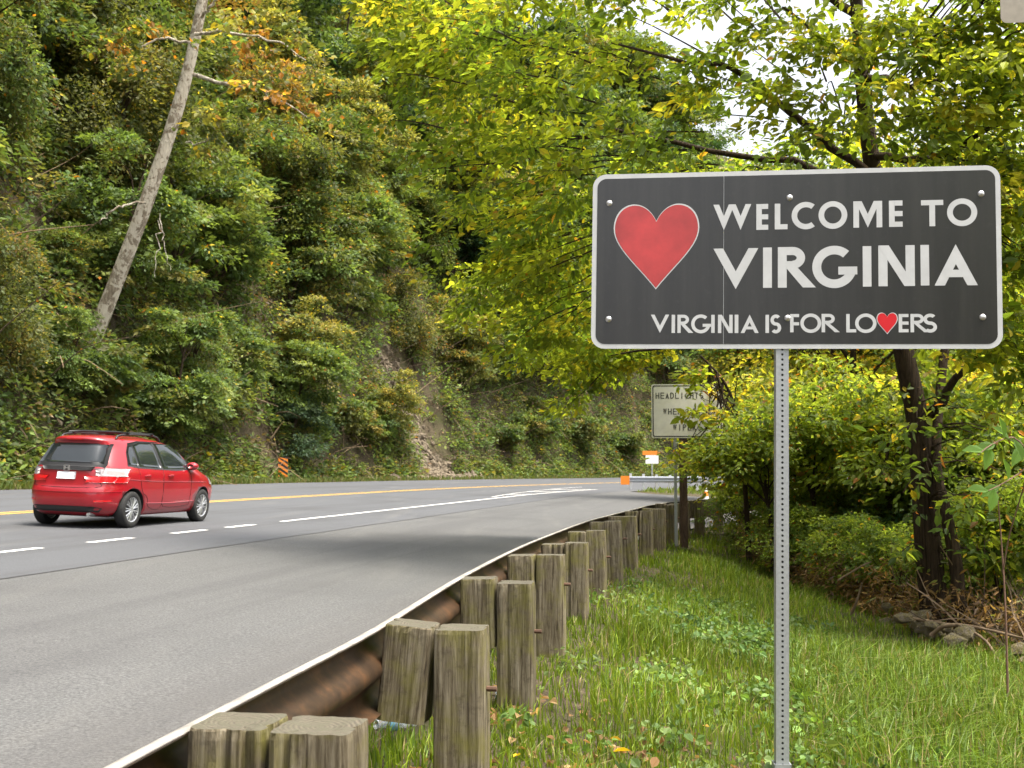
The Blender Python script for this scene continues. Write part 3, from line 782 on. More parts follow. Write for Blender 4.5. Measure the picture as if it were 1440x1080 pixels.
# ------------------------------------------------------------------ red hatchback
def build_car():
    M_PAINT, nt, b = new_mat('red_car_paint')
    b.inputs['Base Color'].default_value = (0.42, 0.008, 0.016, 1)
    n = noise(nt, coords(nt), 3, 3)
    nt.links.new(ramp(nt, n, [(0.3, (0.26, 0.003, 0.010)), (0.7, (0.30, 0.004, 0.013))]), b.inputs['Base Color'])
    b.inputs['Roughness'].default_value = 0.3; b.inputs['Coat Weight'].default_value = 0.7; b.inputs['Coat Roughness'].default_value = 0.06
    M_GLASS = plain('tinted_glass', (0.012, 0.016, 0.018), 0.06, spec=0.9)
    M_TRIM = plain('black_trim', (0.015, 0.015, 0.016), 0.5)
    M_WELL = plain('wheel_well', (0.012, 0.012, 0.012), 0.9)
    M_LAMP = plain('red_lamp', (0.55, 0.008, 0.012), 0.15, spec=0.8)
    M_CLEAR = plain('clear_lamp', (0.36, 0.32, 0.33), 0.12, spec=0.9)
    M_TYRE = plain('tyre_rubber', (0.018, 0.018, 0.018), 0.85)
    M_RIM = plain('alloy_rim', (0.55, 0.56, 0.58), 0.3, 0.8)
    M_PLATE = plain('number_plate', (0.70, 0.72, 0.76), 0.45)
    M_SEAM = plain('panel_gap', (0.04, 0.004, 0.005), 0.7)
    zt = np.array([.20, .24, .30, .40, .52, .62, .655, .70, .78, .86, .93, .985, 1.02, 1.08, 1.18, 1.28, 1.37, 1.415, 1.44, 1.465, 1.49, 1.508, 1.52, 1.527])
    def I(zs, vs): return np.interp(zt, zs, vs)
    xr = I([.2, .24, .3, .4, .6, .64, .67, .8, .95, 1.03, 1.2, 1.38, 1.405, 1.44, 1.47, 1.49, 1.51, 1.527], [.2, .1, .03, 0, .0, .015, .05, .06, .085, .12, .215, .33, .27, .24, .25, .33, .55, 1.0])
    xf = I([.2, .3, .45, .6, .7, .78, .86, .93, 1.0, 1.1, 1.2, 1.3, 1.4, 1.47, 1.51, 1.527], [3.85, 4.05, 4.1, 4.09, 4.03, 3.90, 3.70, 3.49, 3.30, 3.1, 2.93, 2.74, 2.52, 2.24, 1.9, 1.5])
    w = I([.2, .26, .33, .55, .75, .86, .93, 1.0, 1.1, 1.25, 1.37, 1.43, 1.47, 1.5, 1.52, 1.527], [.74, .80, .83, .847, .842, .835, .815, .785, .745, .68, .615, .57, .515, .425, .31, .14])
    nex = I([.2, .6, 1.0, 1.4, 1.527], [5.0, 5.5, 5.5, 4.4, 2.8])
    NA = 104
    a = np.linspace(0, 2 * np.pi, NA, endpoint=False)
    V = []
    for k in range(len(zt)):
        ca, sa = np.cos(a), np.sin(a); e = 2 / nex[k]
        ux, uy = np.sign(ca) * np.abs(ca) ** e, np.sign(sa) * np.abs(sa) ** e
        mid, half = (xr[k] + xf[k]) / 2, (xf[k] - xr[k]) / 2
        x = mid + ux * half
        taper = 1 - 0.10 * np.clip((x - 2.9) / 1.2, 0, 1) ** 2 - 0.06 * np.clip((0.9 - x) / 0.9, 0, 1) ** 2
        V.append(np.c_[x, uy * w[k] * taper, np.full(NA, zt[k])])
    L = len(zt); V = np.concatenate(V)
    i = np.arange(L - 1)[:, None] * NA; j = np.arange(NA)[None]; kk = (j + 1) % NA
    F = np.stack([i + j, i + kk, i + NA + kk, i + NA + j], -1).reshape(-1, 4)
    mb = MB(); mb.add(V, [F, np.array([list(range(NA))[::-1]]), np.array([list(range((L - 1) * NA, L * NA))])])
    me = mb.mesh('body', M_PAINT, M_WELL, smooth=True)
    body = link('body', me)
    # wheel arches
    cut = MB()
    for x in (0.73, 3.23):
        for sy in (1, -1):
            u = np.linspace(0, 2 * np.pi, 40, endpoint=False)
            A = np.c_[x + .345 * np.cos(u), np.full(40, sy * .58), .31 + .345 * np.sin(u)]; Bv = A.copy(); Bv[:, 1] = sy * 1.0
            q = np.arange(40); q2 = (q + 1) % 40
            fa, fb, fs = list(range(40)), list(range(40, 80)), np.stack([q, q2, q2 + 40, q + 40], 1)
            if sy < 0: cut.add(np.r_[A, Bv], [np.array([fa]), np.array([fb[::-1]]), fs[:, ::-1]], 1)
            else: cut.add(np.r_[A, Bv], [np.array([fa[::-1]]), np.array([fb]), fs], 1)
    co = link('cutter', cut.mesh('cutter', M_PAINT, M_WELL))
    bmx = bmesh.new(); bmx.from_mesh(co.data); bmesh.ops.recalc_face_normals(bmx, faces=bmx.faces); bmx.to_mesh(co.data); bmx.free()
    bmx = bmesh.new(); bmx.from_mesh(me); bmesh.ops.recalc_face_normals(bmx, faces=bmx.faces); bmx.to_mesh(me); bmx.free()
    md = body.modifiers.new('arches', 'BOOLEAN'); md.operation = 'DIFFERENCE'; md.object = co; md.solver = 'EXACT'
    try: md.material_mode = 'INDEX'
    except Exception: pass
    bpy.context.view_layer.update()
    dg = bpy.context.evaluated_depsgraph_get()
    me2 = bpy.data.meshes.new_from_object(body.evaluated_get(dg))
    body.modifiers.clear(); body.data = me2
    bpy.data.objects.remove(co)
    bmx = bmesh.new(); bmx.from_mesh(me)
    tree = BVHTree.FromBMesh(bmx)

    yaw = math.atan(0.2)
    # car frame: x forward; world forward is (sin, cos) of the road's direction
    root = thing('hatchback_car', 'red five-door hatchback with roof rack driving away on the near lane', 'car')
    body.parent = root
    def cast(u, v, side):
        if side in (1, -1): o, d = Vector((u, side * 3, v)), Vector((0, -side, 0))
        elif side == 'rear': o, d = Vector((-3, u, v)), Vector((1, 0, 0))
        elif side == 'front': o, d = Vector((7, u, v)), Vector((-1, 0, 0))
        else: o, d = Vector((u, v, 4)), Vector((0, 0, -1))
        h = tree.ray_cast(o, d)
        if h[0] is None:
            h = tree.find_nearest(o + d * (2.4 if side in (1, -1) else 3.3))
        return h
    def inside(p, poly):
        x, y = p; c = False; n = len(poly)
        for q in range(n):
            (x0, y0), (x1, y1) = poly[q], poly[q - 1]
            if (y0 > y) != (y1 > y) and x < (x1 - x0) * (y - y0) / (y1 - y0) + x0: c = not c
        return c
    def patch(name, poly, side, off, mat, parent=root, n=14, label=None, smooth_poly=True):
        """panel lying on the body: outline in side (x,z), rear (y,z) or top (x,y) view"""
        p = np.array(poly, float); c = p.mean(0)
        m = len(p); seg = []
        for q in range(m):
            for f in np.linspace(0, 1, 7)[:-1]: seg.append(p[q] * (1 - f) + p[(q + 1) % m] * f)
        seg = np.array(seg); K = len(seg); rings = []
        for f in np.linspace(1, 0, 6)[:-1]: rings.append(c + (seg - c) * f)
        rings.append(c[None]); VV = []
        last = None
        for rg in rings:
            for u, v in rg:
                h = cast(u, v, side)
                if h[0] is None: h = last
                last = h; VV.append(h[0] + h[1] * off)
        VV = np.array([tuple(v) for v in VV])
        q = np.arange(K); q2 = (q + 1) % K
        FF = [np.concatenate([np.stack([r * K + q, r * K + q2, (r + 1) * K + q2, (r + 1) * K + q], 1) for r in range(4)]),
              np.stack([4 * K + q, 4 * K + q2, np.full(K, 5 * K)], 1)]
        # skirt down to the body
        sk = []
        for u, v in seg:
            h = cast(u, v, side); h = h if h[0] is not None else last
            sk.append(tuple(h[0] - h[1] * 0.004))
        b0 = len(VV); VV = np.r_[VV, np.array(sk)]
        FF[0] = np.r_[FF[0], np.stack([q, q2, b0 + q2, b0 + q], 1)]
        o = link(name, mesh_np(name, VV, FF, mat, smooth=True), parent)
        if label: o['label'] = label
        return o
    def line(name, pts, side, r, mat, parent=root):
        q = spline(pts, 22); c = []
        for u, v in q:
            h = cast(u, v, side)
            if h[0] is not None: c.append(tuple(h[0] + h[1] * 0.0005))
        return link(name, MB().tube(c, r, 5).mesh(name, mat), parent)
    for sd in (1, -1):
        # side glass: quarter, rear door, front door, corner pane
        patch('glass_surround', [(.62, 1.02), (.9, .985), (2.2, .945), (3.12, .975), (2.78, 1.23), (2.45, 1.395), (2.0, 1.437), (1.2, 1.44), (.85, 1.40), (.7, 1.25)], sd, 0.003, M_TRIM)
        for poly in ([(.68, 1.05), (.92, 1.02), (.92, 1.36), (.84, 1.36), (.74, 1.25)], [(.97, 1.015), (1.66, .985), (1.62, 1.415), (1.2, 1.415), (.97, 1.37)],
                     [(1.74, .98), (2.68, .975), (2.60, 1.30), (2.40, 1.385), (2.0, 1.415), (1.70, 1.415)], [(2.73, .985), (3.04, .995), (2.78, 1.19), (2.70, 1.24)]):
            patch('side_window', poly, sd, 0.006, M_GLASS)
        door1 = line('door_seam', [(2.68, .97), (2.72, .75), (2.68, .45), (2.6, .33), (1.74, .33), (1.70, .6), (1.72, .97)], sd, 0.005, M_SEAM)
        line('door_seam', [(1.67, .98), (1.66, .33), (1.25, .33), (1.15, .5), (.98, .62), (.90, .98)], sd, 0.005, M_SEAM)
        for x in (1.86, 1.06):
            h = cast(x + .08, .865, sd); p = h[0]
            link('door_handle', MB().tube([[x, p.y + sd * .004, .86], [x + .03, p.y + sd * .03, .865], [x + .14, p.y + sd * .03, .868], [x + .18, p.y + sd * .004, .868]], [.010, .014, .014, .010], 8).mesh('door_handle', M_PAINT, smooth=True), root)
        # mirror
        mb = MB(); u = np.linspace(0, 2 * np.pi, 14, endpoint=False)
        ringsV = [np.c_[np.full(14, x), sd * (.86 + .105 * s * np.cos(u)), 1.03 + .075 * s * np.sin(u)] for x, s in ((2.62, .55), (2.64, .95), (2.70, 1.0), (2.78, .8), (2.84, .35))]
        VV = np.concatenate(ringsV); i_ = np.arange(4)[:, None] * 14; j_ = np.arange(14)[None]; k_ = (j_ + 1) % 14
        mb.add(VV, [np.stack([i_ + j_, i_ + k_, i_ + 14 + k_, i_ + 14 + j_], -1).reshape(-1, 4), np.array([list(range(14))]), np.array([list(range(56, 70))])])
        mb.box((2.74, sd * .76, .99), (.06, .12, .04))
        link('wing_mirror', mb.mesh('wing_mirror', M_PAINT, smooth=True), root)
        # tail lamps: clear upper, red lower, wrapping round the corner
        tl = patch('tail_lamp', [(.05, .745), (.28, .75), (.36, .84), (.33, .93), (.20, .97), (.085, .965)], sd, 0.009, M_CLEAR, label='tail lamp with clear upper lens')
        patch('red_lens', [(.06, .745), (.28, .75), (.345, .82), (.30, .85), (.07, .845)], sd, 0.013, M_LAMP, tl)
        patch('clear_lens', [(sd * .70, .85), (sd * .80, .85), (sd * .78, .97), (sd * .60, .985), (sd * .58, .88)], 'rear', 0.010, M_CLEAR, tl)
        patch('red_lens', [(sd * .57, .745), (sd * .80, .745), (sd * .81, .84), (sd * .57, .835)], 'rear', 0.012, M_LAMP, tl)
        patch('reflector', [(sd * .52, .43), (sd * .72, .44), (sd * .72, .47), (sd * .52, .46)], 'rear', 0.006, M_LAMP)
        patch('headlight', [(3.55, .70), (3.95, .66), (3.86, .78), (3.5, .86)], sd, 0.008, M_CLEAR)
        # side sill and lower crease
        line('crease', [(1.15, .40), (2.0, .385), (2.85, .40)], sd, 0.008, M_PAINT)
        line('crease', [(.55, .80), (1.5, .765), (2.9, .745), (3.4, .74)], sd, 0.006, M_PAINT)
        # roof rail
        pts = spline([(.62, sd * .50, 1.455), (.75, sd * .50, 1.525), (1.3, sd * .50, 1.555), (1.9, sd * .50, 1.54), (2.1, sd * .49, 1.465)], 20)
        link('roof_rail', MB().tube(pts, 0.017, 8).mesh('roof_rail', M_TRIM, smooth=True), root)
    for x in (.95, 1.75):
        link('roof_bar', MB().tube([[x, -.56, 1.565], [x, -.3, 1.58], [x, .3, 1.58], [x, .56, 1.565]], 0.02, 8).mesh('roof_bar', M_TRIM, smooth=True), root)
    # tailgate: glass, black garnish, plate, seams, wiper, spoiler lamp
    patch('tailgate_surround', [(-.60, .985), (.60, .985), (.615, 1.03), (.535, 1.375), (-.535, 1.375), (-.615, 1.03)], 'rear', 0.012, M_TRIM)
    rg = patch('rear_window', [(-.565, 1.05), (.565, 1.05), (.505, 1.35), (-.505, 1.35)], 'rear', 0.018, M_GLASS)
    link('wiper', MB().tube([[.135, .02, 1.05], [.165, .2, 1.09], [.17, .42, 1.10]], 0.009, 6).mesh('wiper', M_TRIM), root, (-0.015, 0, 0))
    patch('garnish', [(-.42, .93), (.42, .93), (.46, .985), (-.46, .985)], 'rear', 0.020, M_TRIM)
    pl = patch('number_plate', [(-.165, .79), (.165, .79), (.165, .905), (-.165, .905)], 'rear', 0.014, M_PLATE)
    em = MB()
    for sy in (-1, 1): em.box((0.052, sy * .032, .965), (.012, .016, .062))
    em.box((0.052, 0, .965), (.012, .05, .014))
    for sy in (-1, 1): em.box((0.054, sy * .052, .965), (.008, .007, .085))
    for sz in (-1, 1): em.box((0.054, 0, .965 + sz * .043), (.008, .10, .007))
    link('emblem', em.mesh('emblem', M_RIM), root, (0.004, 0, 0))
    line('tailgate_seam', [(-.60, .98), (-.58, .76), (-.5, .665), (.5, .665), (.58, .76), (.60, .98)], 'rear', 0.006, M_SEAM)
    line('bumper_crease', [(-.78, .60), (-.4, .585), (.4, .585), (.78, .60)], 'rear', 0.008, M_PAINT)
    patch('lower_bumper', [(-.56, .265), (.56, .265), (.62, .33), (.5, .36), (-.5, .36), (-.62, .33)], 'rear', 0.006, M_TRIM)
    patch('brake_lamp', [(-.15, 1.425), (.15, 1.425), (.15, 1.445), (-.15, 1.445)], 'rear', 0.006, M_LAMP)
    patch('windscreen', [(-.62, 1.0), (.62, 1.0), (.5, 1.4), (-.5, 1.4)], 'front', 0.006, M_GLASS)
    patch('grille', [(-.45, .3), (.45, .3), (.5, .5), (-.5, .5)], 'front', 0.006, M_TRIM)
    link('underbody', MB().box((2.0, 0, .22), (3.3, 1.2, .08)).mesh('underbody', M_WELL), root)
    link('exhaust', MB().tube([[.02, -.45, .23], [.5, -.45, .23]], 0.028, 10).mesh('exhaust', M_RIM), root)
    # wheels
    def lathe(pr, n=36):
        u = np.linspace(0, 2 * np.pi, n, endpoint=False)
        VV = np.array([[r * math.cos(q), y, r * math.sin(q)] for r, y in pr for q in u]); m = len(pr)
        i_ = np.arange(m - 1)[:, None] * n; j_ = np.arange(n)[None]; k_ = (j_ + 1) % n
        return VV, np.stack([i_ + j_, i_ + k_, i_ + n + k_, i_ + n + j_], -1).reshape(-1, 4)
    ty = MB(); ty.add(*lathe([(.205, -.085), (.235, -.095), (.28, -.092), (.299, -.075), (.302, 0), (.299, .075), (.28, .092), (.235, .095), (.205, .085)]))
    tyre_me = ty.mesh('tyre', M_TYRE, smooth=True)
    rm = MB(); rm.add(*lathe([(.21, -.07), (.214, .078), (.205, .085), (.190, .075), (.185, .03)])); rm.add(*lathe([(.055, .07), (.05, .08), (.0, .082)]))
    for q in range(9):
        t_ = q * 2 * np.pi / 9; R = np.array(Matrix.Rotation(-t_, 3, 'Y'))
        for dv in (-.14, .14):
            R2 = np.array(Matrix.Rotation(-(t_ + dv), 3, 'Y'))
            A = R @ np.array([.03, .07, 0]); Bq = R2 @ np.array([.20, .068, 0])
            rm.tube([A, (A + Bq) / 2 + [0, .006, 0], Bq], [.014, .011, .013], 6)
    rim_me = rm.mesh('rim', M_RIM)
    disc = MB(); disc.add(*lathe([(.0, .02), (.14, .02), (.14, .0)], 30)); disc.add(*lathe([(.0, -.06), (.2, -.06)], 30)); disc_me = disc.mesh('brake_disc', plain('brake_disc', (0.12, 0.12, 0.12), 0.4, 0.7))
    for x in (.73, 3.23):
        for sy in (1, -1):
            wh = link('wheel', None, root, (x, sy * .735, .302), (0, 0, 0 if sy > 0 else math.pi)); wh.empty_display_size = .1
            link('tyre', tyre_me, wh); link('rim', rim_me, wh); link('brake_disc', disc_me, wh)
    # place: rear right wheel contact on the near lane
    Yw = 19.0; px = P(178, 738, Yw)
    th = math.pi / 2 - yaw
    ctr = np.array([px[0], Yw]) - np.array([math.cos(th) * .73 - math.sin(th) * -.735, math.sin(th) * .73 + math.cos(th) * -.735])
    def zr(lx, ly):
        wx = ctr[0] + math.cos(th) * lx - math.sin(th) * ly; wy = ctr[1] + math.sin(th) * lx + math.cos(th) * ly
        return float(zroad(wx, wy)) + .004
    z0 = zr(.73, 0); pitch = -math.atan2(zr(3.23, 0) - z0, 2.5); roll = math.atan2(zr(.73, .735) - zr(.73, -.735), 1.47)
    root.location = (ctr[0], ctr[1], zr(0, 0)); root.rotation_euler = (roll, pitch, th)
    bmx.free()
build_car()

# ------------------------------------------------------------------ foliage tools
def norm(a): return a / (np.linalg.norm(a, axis=-1, keepdims=True) + 1e-9)
def leaves(C, D, N, L, W, col, hexa=True, fold=0.18):
    """C base points, D tip directions, N rough normals, L lengths, W half-widths ratio -> verts, faces, colours"""
    D = norm(D); S = norm(np.cross(N, D)); U = np.cross(D, S); n = len(C); L = L[:, None]; Wd = L * W
    up = U * Wd * fold
    if hexa:
        V = np.stack([C, C + D * L * .3 + S * Wd * .85 + up, C + D * L * .62 + S * Wd * .8 + up, C + D * L - U * L * .08, C + D * L * .62 - S * Wd * .8 + up, C + D * L * .3 - S * Wd * .85 + up], 1)
        b = np.arange(n)[:, None] * 6
        F = np.concatenate([b + [0, 1, 2, 3], b + [0, 3, 4, 5]]); k = 6
    else:
        V = np.stack([C, C + D * L * .45 + S * Wd + up, C + D * L, C + D * L * .45 - S * Wd + up], 1)
        b = np.arange(n)[:, None] * 4
        F = np.concatenate([b + [0, 1, 2], b + [0, 2, 3]]); k = 4
    return V.reshape(-1, 3), F, np.repeat(col, k, 0)

def pick(r, palette, n):
    w = np.array([p[1] for p in palette], float); c = np.array([p[0] for p in palette], float)
    return c[r.choice(len(c), n, p=w / w.sum())]

def spray_leaves(r, ctr, rad, out, per, leaf, palette, flat=0.4, droop=0.35, jit=0.25, hexa=True, W=0.27, leaf_pal=None, pl=0.2):
    """leaf sprays: ctr (n,3), rad (n,), out (n,3) outward directions; `per` leaves each"""
    n = len(ctr); tot = n * per
    q = r.standard_normal((tot, 3)); q = norm(q) * (r.random(tot) ** 0.45)[:, None]
    base = np.repeat(ctr, per, 0); R = np.repeat(rad, per)[:, None]; O = np.repeat(out, per, 0)
    q[:, 2] *= flat
    # tilt the spray: outer side hangs lower
    hang = (q * O).sum(1)
    pos = base + q * R; pos[:, 2] -= droop * R[:, 0] * np.clip(hang, -0.3, 1.2)
    D = norm(q * [1, 1, .4]) * 0.7 + O * 0.5 + r.standard_normal((tot, 3)) * 0.45; D[:, 2] -= 0.35
    N = np.array([0, 0, 1.0]) + O * 0.35 + r.standard_normal((tot, 3)) * 0.55
    L = leaf * np.clip(np.exp(r.normal(-.08, .3, tot)), .4, 1.6)
    c = np.repeat(pick(r, palette, n), per, 0)
    if leaf_pal is not None:
        m = r.random(tot) < pl; c[m] = pick(r, leaf_pal, m.sum())
    c = c * np.exp(r.normal(0, jit, tot))[:, None] * np.repeat(np.exp(r.normal(0, 0.15, n)), per)[:, None]
    return leaves(pos, D, N, L, W, np.clip(c, 0.004, 0.8), hexa)

GREEN = [((0.09, 0.14, 0.038), 4), ((0.12, 0.17, 0.042), 4), ((0.07, 0.112, 0.04), 2.5), ((0.15, 0.18, 0.05), 2), ((0.2, 0.19, 0.055), 0.5)]
OLIVE = [((0.085, 0.10, 0.028), 4), ((0.12, 0.125, 0.035), 3), ((0.06, 0.08, 0.025), 3), ((0.19, 0.155, 0.04), 1.2), ((0.16, 0.10, 0.045), 0.6)]
YELLOW = [((0.16, 0.17, 0.03), 4), ((0.24, 0.21, 0.03), 3), ((0.10, 0.13, 0.03), 3), ((0.34, 0.24, 0.03), 1.3)]
BRIGHT = [((0.15, 0.195, 0.022), 4), ((0.21, 0.245, 0.025), 3), ((0.10, 0.15, 0.022), 3.5), ((0.29, 0.275, 0.03), 1.0)]
DEEP = [((0.028, 0.06, 0.024), 3), ((0.04, 0.075, 0.03), 3), ((0.055, 0.085, 0.03), 1)]
AUTUMN = [((0.36, 0.13, 0.02), 3), ((0.30, 0.19, 0.03), 3), ((0.30, 0.07, 0.025), 1)]
AUTUMN_LEAF = [((0.38, 0.30, 0.03), 4), ((0.40, 0.16, 0.02), 1.5), ((0.20, 0.12, 0.05), 1)]

def make_tree_mesh(seed, H, base, rx, nlobe, nspray, per, leaf, palette, trunk_r, bark, lean=(0, 0), leaf_pal=AUTUMN_LEAF, pl=0.05, mat=None, hexa=False, lobe_r=0.46, flat=.4, droop=.35, spr=1.0):
    r = rng(seed)
    mb = MB()
    tp = np.array([[0, 0, -0.5], [lean[0] * .25, lean[1] * .25, H * .25], [lean[0] * .6 + r.normal(0, .15), lean[1] * .6 + r.normal(0, .15), H * .55], [lean[0], lean[1], H * .9]])
    tp = spline(tp, 12)
    mb.tube(tp, np.linspace(trunk_r * 1.2, trunk_r * .25, 12), 8)
    cz = (base + H) / 2; rz = (H - base) / 2
    lob = []
    for k in range(nlobe):
        a = k * 2.4 + r.uniform(-.5, .5); zz = r.uniform(-.75, .85)
        rad = math.sqrt(max(0.1, 1 - zz * zz)) * r.uniform(.45, .8)
        lob.append([lean[0] * .7 + rx * rad * math.cos(a), lean[1] * .7 + rx * rad * math.sin(a), cz + rz * zz * .85, rx * lobe_r * r.uniform(.75, 1.25)])
    lob = np.array(lob)
    for l in lob:
        z0 = np.clip(l[2] - rx * .5, H * .15, H * .85); s = np.array([np.interp(z0, tp[:, 2], tp[:, 0]), np.interp(z0, tp[:, 2], tp[:, 1]), z0])
        m = (s + l[:3]) / 2 + r.normal(0, .15, 3) + [0, 0, .2]
        mb.tube(spline([s, m, l[:3]], 6), np.linspace(trunk_r * .4, trunk_r * .1, 6), 5)
    li = r.integers(0, nlobe, nspray)
    d = norm(r.standard_normal((nspray, 3))); d[:, 2] = np.where(d[:, 2] < -.55, -d[:, 2], d[:, 2])
    f = r.random(nspray) ** .35
    ctr = lob[li, :3] + d * (lob[li, 3] * f)[:, None] * np.array([1, 1, .8])
    cdir = ctr - np.array([lean[0] * .7, lean[1] * .7, cz]); out = norm(norm(d) + norm(cdir)) * [1, 1, .5]
    for k in r.choice(nspray, min(nspray, 70), replace=False):
        mb.tube([lob[li[k], :3], (lob[li[k], :3] + ctr[k]) / 2 + r.normal(0, .08, 3), ctr[k] + out[k] * .2], [trunk_r * .09, trunk_r * .06, .006], 3)
    V, F, c = spray_leaves(r, ctr, (r.uniform(.45, .95, nspray) * rx * .24 + .12) * spr, out, per, leaf, palette, leaf_pal=leaf_pal, pl=pl, hexa=hexa, flat=flat, droop=droop)
    return mb.mesh('trunk', bark, smooth=True), mesh_np('crown', V, F, mat or M_LEAF, c)

def place_tree(name, proto, loc, rot, sc, label, group, cat='tree', tilt=(0, 0)):
    t = thing(name, label, cat, loc, (tilt[0], tilt[1], rot), group, sc)
    link('trunk' if cat == 'tree' else 'stem', proto[0], t); link('crown' if cat == 'tree' else 'foliage', proto[1], t)
    return t

# ------------------------------------------------------------------ the wooded hillside across the road
def build_hillside():
    mk = lambda sd, H, pal, pl=.012, n=230, per=64, leaf=.25, rx=3.3, **kw: make_tree_mesh(sd, H, .2, rx, 16, n, per, leaf, pal, .15, M_BARK, pl=pl, lobe_r=.5, **kw)
    protos = {
        'green': [mk(101, 8.5, GREEN), mk(102, 10, GREEN, n=170, per=86, leaf=.28, flat=.2, droop=.55, spr=1.45), mk(103, 8, GREEN + OLIVE, leaf=.19, per=80, flat=1.3, droop=1.0, spr=.8), mk(104, 11, GREEN, n=150, per=84, leaf=.31, flat=.25, droop=.4, spr=1.5, rx=3.8)],
        'olive': [mk(111, 8, OLIVE, .02, leaf=.2, per=76, flat=1.2, droop=1.0), mk(112, 9, OLIVE + GREEN, .02, n=180, per=80, flat=.3, droop=.5, spr=1.35)],
        'yellow': [mk(121, 9, [((.15, .165, .045), 3), ((.2, .195, .05), 2), ((.11, .14, .04), 3), ((.27, .22, .05), .5)], .03)],
        'autumn': [mk(131, 8, [((.16, .15, .045), 3), ((.24, .16, .045), 1.5), ((.12, .13, .04), 3), ((.3, .15, .04), .6)], .10, 150, 50)],
        'deep': [mk(141, 13, DEEP + GREEN[:2], 0, 280)],
    }
    lab = {'green': ('green leafy tree', 'green trees'), 'olive': ('olive green tree', 'olive trees'), 'yellow': ('yellowing tree', 'yellowing trees'),
           'autumn': ('autumn tree', 'autumn trees'), 'deep': ('tall dark green tree', 'dark tall trees')}
    r = rng(11)
    def put(kind, e, Y, sc, k=None):
        X = float(x_of(12 + e, Y)); z = float(G(X, Y)) - .3
        pl = protos[kind]; p = pl[r.integers(len(pl))]
        along = 'short of the leaning sycamore' if Y < 37 else 'around the leaning sycamore' if Y < 46 else 'between sycamore and eroded gully' if Y < 68 else 'beside the eroded gully' if Y < 79 else 'beyond the eroded gully'
        up = 'low on the hillside' if e < 8 else 'halfway up the hillside' if e < 17 else 'at the top of the hill'
        LB = '%s %s %s' % (lab[kind][0], up, along); GB = '%s %s %s' % (lab[kind][1], up, along)
        place_tree('hillside_tree', p, (X, Y, z), r.uniform(0, 6.28), sc * r.uniform(.9, 1.1), LB, GB, tilt=(r.normal(0, .05), .18 + r.normal(0, .05)))
    Y = 25.0
    while Y < 150:
        for hz, e0 in enumerate((2.6, 4.6, 7.4, 11, 15.5, 21, 27, 34)):
            y = Y + r.uniform(-1.3, 1.3) + (hz % 2) * 1.7; e = e0 + r.uniform(-.8, .8)
            if hz >= 6 and r.random() < .2: continue
            if abs(y - 73 - .1 * e) < 2.6 and e < 5.5: continue
            if abs(y - 38.5) < 1.6 and 4 < e < 11: continue
            sc = (.62, .9, 1.08, 1.2, 1.3, 1.4, 1.5, 1.6)[hz] * (1.0 if y < 85 else 1.2)
            bare = vnoise(y, e, .18, 31) + .6 * vnoise(y, e, .5, 32)
            if hz == 0 and (bare < -.45 or y > 68): continue
            u = r.random()
            if y < 42: kind = 'olive' if (u < .5 and hz < 3) else 'green'
            elif y < 60: kind = 'green' if u < .66 else ('olive' if u < .95 else 'yellow')
            elif y < 80: kind = 'green' if u < .5 else ('yellow' if u < .7 else 'olive')
            else: kind = 'green' if u < .5 else ('yellow' if u < .75 else 'deep')
            if hz >= 4 and u > .8: kind = 'deep'
            if hz >= 3 and 50 < y < 82 and u < .3: kind = 'yellow'
            if hz in (3, 4) and 64 < y < 74: kind = 'autumn'
            xt = float(x_of(12 + e, y)) / y
            if y < 42.5 and abs(xt + .36) < .07: sc *= .55
            put(kind, e, y, sc)
        Y += 3.9 if Y < 85 else 6.5
    for e, y in ((15, 92), (19, 97), (12, 100)): put('deep', e, y, 1.35)

    # undergrowth, creepers and dead stems over the slope: uncountable, one object each
    r = rng(21)
    n = 14000
    y = 24 + 120 * r.random(n) ** 1.25; e = 1.25 + 20 * r.random(n) ** 2.0
    keep = (np.abs(y - 73 - .1 * e) > 1.7 + .7 * r.random(n)) | (e > 5.2)
    bare = vnoise(y, e, .18, 31) + .6 * vnoise(y, e, .5, 32)
    keep &= ~((bare < -.45) & (e < 4.5) & (r.random(n) < .8))
    y, e = y[keep], e[keep]; n = len(y)
    X = x_of(12 + e, y); z = G(X, y)
    nrm = norm(np.stack([np.full(n, .84), np.full(n, -.12), np.full(n, .52)], 1))
    ctr = np.stack([X, y, z], 1) + nrm * r.uniform(.1, 1.1, n)[:, None] * np.clip(e / 4, .3, 1)[:, None]
    pal = GREEN + GREEN + OLIVE + [((0.12, 0.09, 0.055), 1.6)]
    V, F, c = spray_leaves(r, ctr, r.uniform(.35, .95, n), nrm * [1, 1, .3], 32, .23, pal, flat=.75, droop=.6, hexa=False, leaf_pal=AUTUMN_LEAF, pl=.012)
    setp(link('hillside_undergrowth', mesh_np('hillside_undergrowth', V, F, M_LEAF, c)), 'tangled green and brown undergrowth and creepers covering the roadside hill', 'undergrowth', None, 'stuff')
    mb = MB()
    for k in range(1500):
        y0 = 26 + 95 * r.random() ** 1.4; e0 = 1.2 + 9 * r.random() ** 1.5
        if abs(y0 - 73 - .1 * e0) < 1.2 and r.random() < .7: continue
        x0 = float(x_of(12 + e0, y0)); L = r.uniform(.6, 2.6)
        d = norm(np.array([r.uniform(0.0, .8), r.normal(0, .55), r.uniform(-.6, 1.0)]))
        p0 = np.array([x0, y0, float(G(x0, y0)) - .05]); m = p0 + d * L * .5 + r.normal(0, .15, 3) + [.15, 0, .1]; p1 = p0 + d * L + r.normal(0, .25, 3) + [.25, 0, -.25 * L]
        V_, F_ = tube(spline([p0, m, p1], 6), np.linspace(.022, .008, 6) * r.uniform(.6, 1.5), 3); mb.add(V_, F_, int(r.random() < .45))
